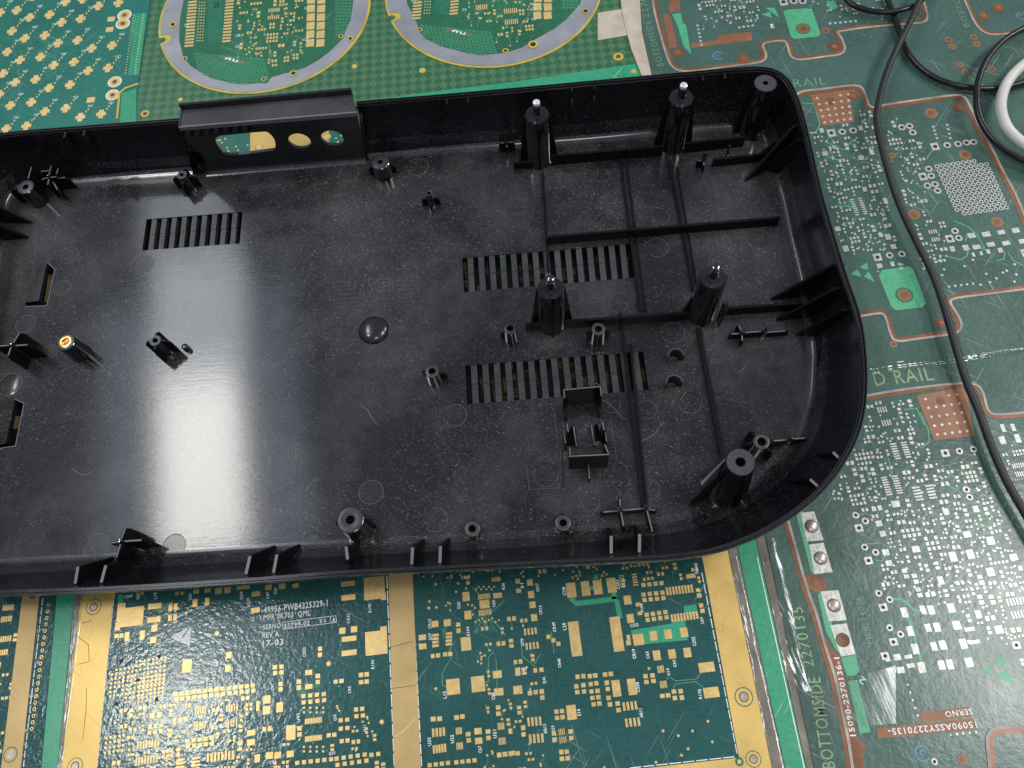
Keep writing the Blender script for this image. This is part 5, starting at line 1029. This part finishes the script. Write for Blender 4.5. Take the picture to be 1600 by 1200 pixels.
for x, y, r_ in ((1441, 1177, 13), (1122, 87, 9), (1595, 25, 8)):
    c = P(x, y); m_ = mpp(x, y, 0); C.add('blue', lathe(c, [(r_*m_*.75, C.z+.00016), (r_*m_, C.z+.00017)], 24, .4, 5.8)); C.add('blue', ribbon([c.to_2d()+Vector((cos(a), sin(a)))*r_*m_*.4*(1-a/9) for a in (0, 1, 2, 3, 4, 5)], .0006, C.z+.00016))
# fine light scratches as real hairlines on the panel
C.done()
# clear film pieces over the seams
def film(pts, label, wav=.0004, mat='film'):
    n = 14; V = []; Fc = []; q = [Vector(p) for p in pts]
    for i in range(n+1):
        for j in range(7):
            a = q[0].lerp(q[3], i/n).lerp(q[1].lerp(q[2], i/n), j/6); p = P(a.x, a.y, .0008)
            V.append((p.x, p.y, .0009+wav*(random.random()) if 0 < j < 6 else .0006))
    for i in range(n):
        for j in range(6): Fc.append((i*7+j, i*7+j+1, (i+1)*7+j+1, (i+1)*7+j))
    o = obj('clear_film', V, Fc, mat, None, 50, at=P(*pts[0], 0)); o['label'] = label; o['category'] = 'clear tape'; return o
film([(116, 928), (131, 928), (95, 1215), (86, 1215)], 'clear tape over the seam left of the gold rail')
film([(1139, 872), (1153, 868), (1232, 1215), (1210, 1215)], 'clear tape between the right gold rail and the light green strip')
film([(1186, 850), (1214, 838), (1268, 1080), (1234, 1080)], 'clear tape right of the light green strip beside the BOTTOMSIDE lettering')
film([(1236, 1085), (1400, 1040), (1400, 1130), (1262, 1145)], 'clear tape piece crossing the large vertical BOTTOMSIDE lettering', .00005, 'film_flat')
film([(1354, 570), (1610, 541), (1610, 549), (1354, 589)], 'narrow clear tape strip above the large D RAIL lettering', .0006)
# ============================================================ CABLES
def cable(name, label, pts, r, mat, group='cables on the bench at the right'):
    q = catmull([P(x, y, z) for x, y, z in pts], 8); root_at = q[0]
    o = obj(name, *tube(q, r, 16), mat, None, 60, at=(q[0].x, q[0].y, 0)); o['label'] = label; o['category'] = 'cable'; o['group'] = group
    return o
cable('black_cable', 'long matte black cable running down the right side of the boards', [(1450, -30, .010), (1437, 0, .010), (1424, 30, .0105), (1404, 70, .010), (1385, 115, .009), (1373, 160, .009), (1370, 190, .009), (1378, 230, .009), (1395, 290, .008), (1412, 335, .007), (1436, 385, .007), (1458, 430, .007), (1474, 475, .006), (1490, 530, .006), (1508, 590, .005), (1530, 645, .005), (1550, 700, .005), (1572, 750, .005), (1602, 803, .005), (1630, 850, .005)], .00185, 'cable')
cable('black_cable', 'glossy black cable curving under the matte cable toward the white cable', [(1376, -25, .0025), (1387, 0, .0025), (1397, 25, .0025), (1407, 55, .0025), (1417, 80, .0025), (1435, 103, .0025), (1460, 121, .0025), (1490, 132, .003), (1525, 138, .003), (1560, 138, .003), (1585, 133, .003), (1615, 124, .003)], .0017, 'cablegloss')
cable('black_cable', 'glossy black cable arc crossing behind the matte cable at the top edge', [(1300, -30, .004), (1318, -6, .004), (1333, 8, .004), (1360, 17, .004), (1385, 19, .005), (1412, 15, .006), (1435, 5, .006), (1460, -20, .005)], .0017, 'cablegloss')
cable('black_cable', 'glossy black cable loop passing in front of the white cable', [(1640, 25, .007), (1605, 42, .007), (1570, 62, .008), (1543, 92, .009), (1529, 125, .009), (1526, 160, .009), (1533, 190, .008), (1552, 218, .007), (1580, 240, .006), (1610, 255, .006), (1660, 270, .006)], .0018, 'cablegloss')
cable('white_cable', 'thick white cable curving at the right edge', [(1640, 70, .009), (1603, 98, .009), (1580, 120, .008), (1567, 145, .008), (1564, 170, .008), (1571, 195, .008), (1585, 213, .007), (1610, 232, .007), (1650, 250, .007)], .0029, 'cablewhite')
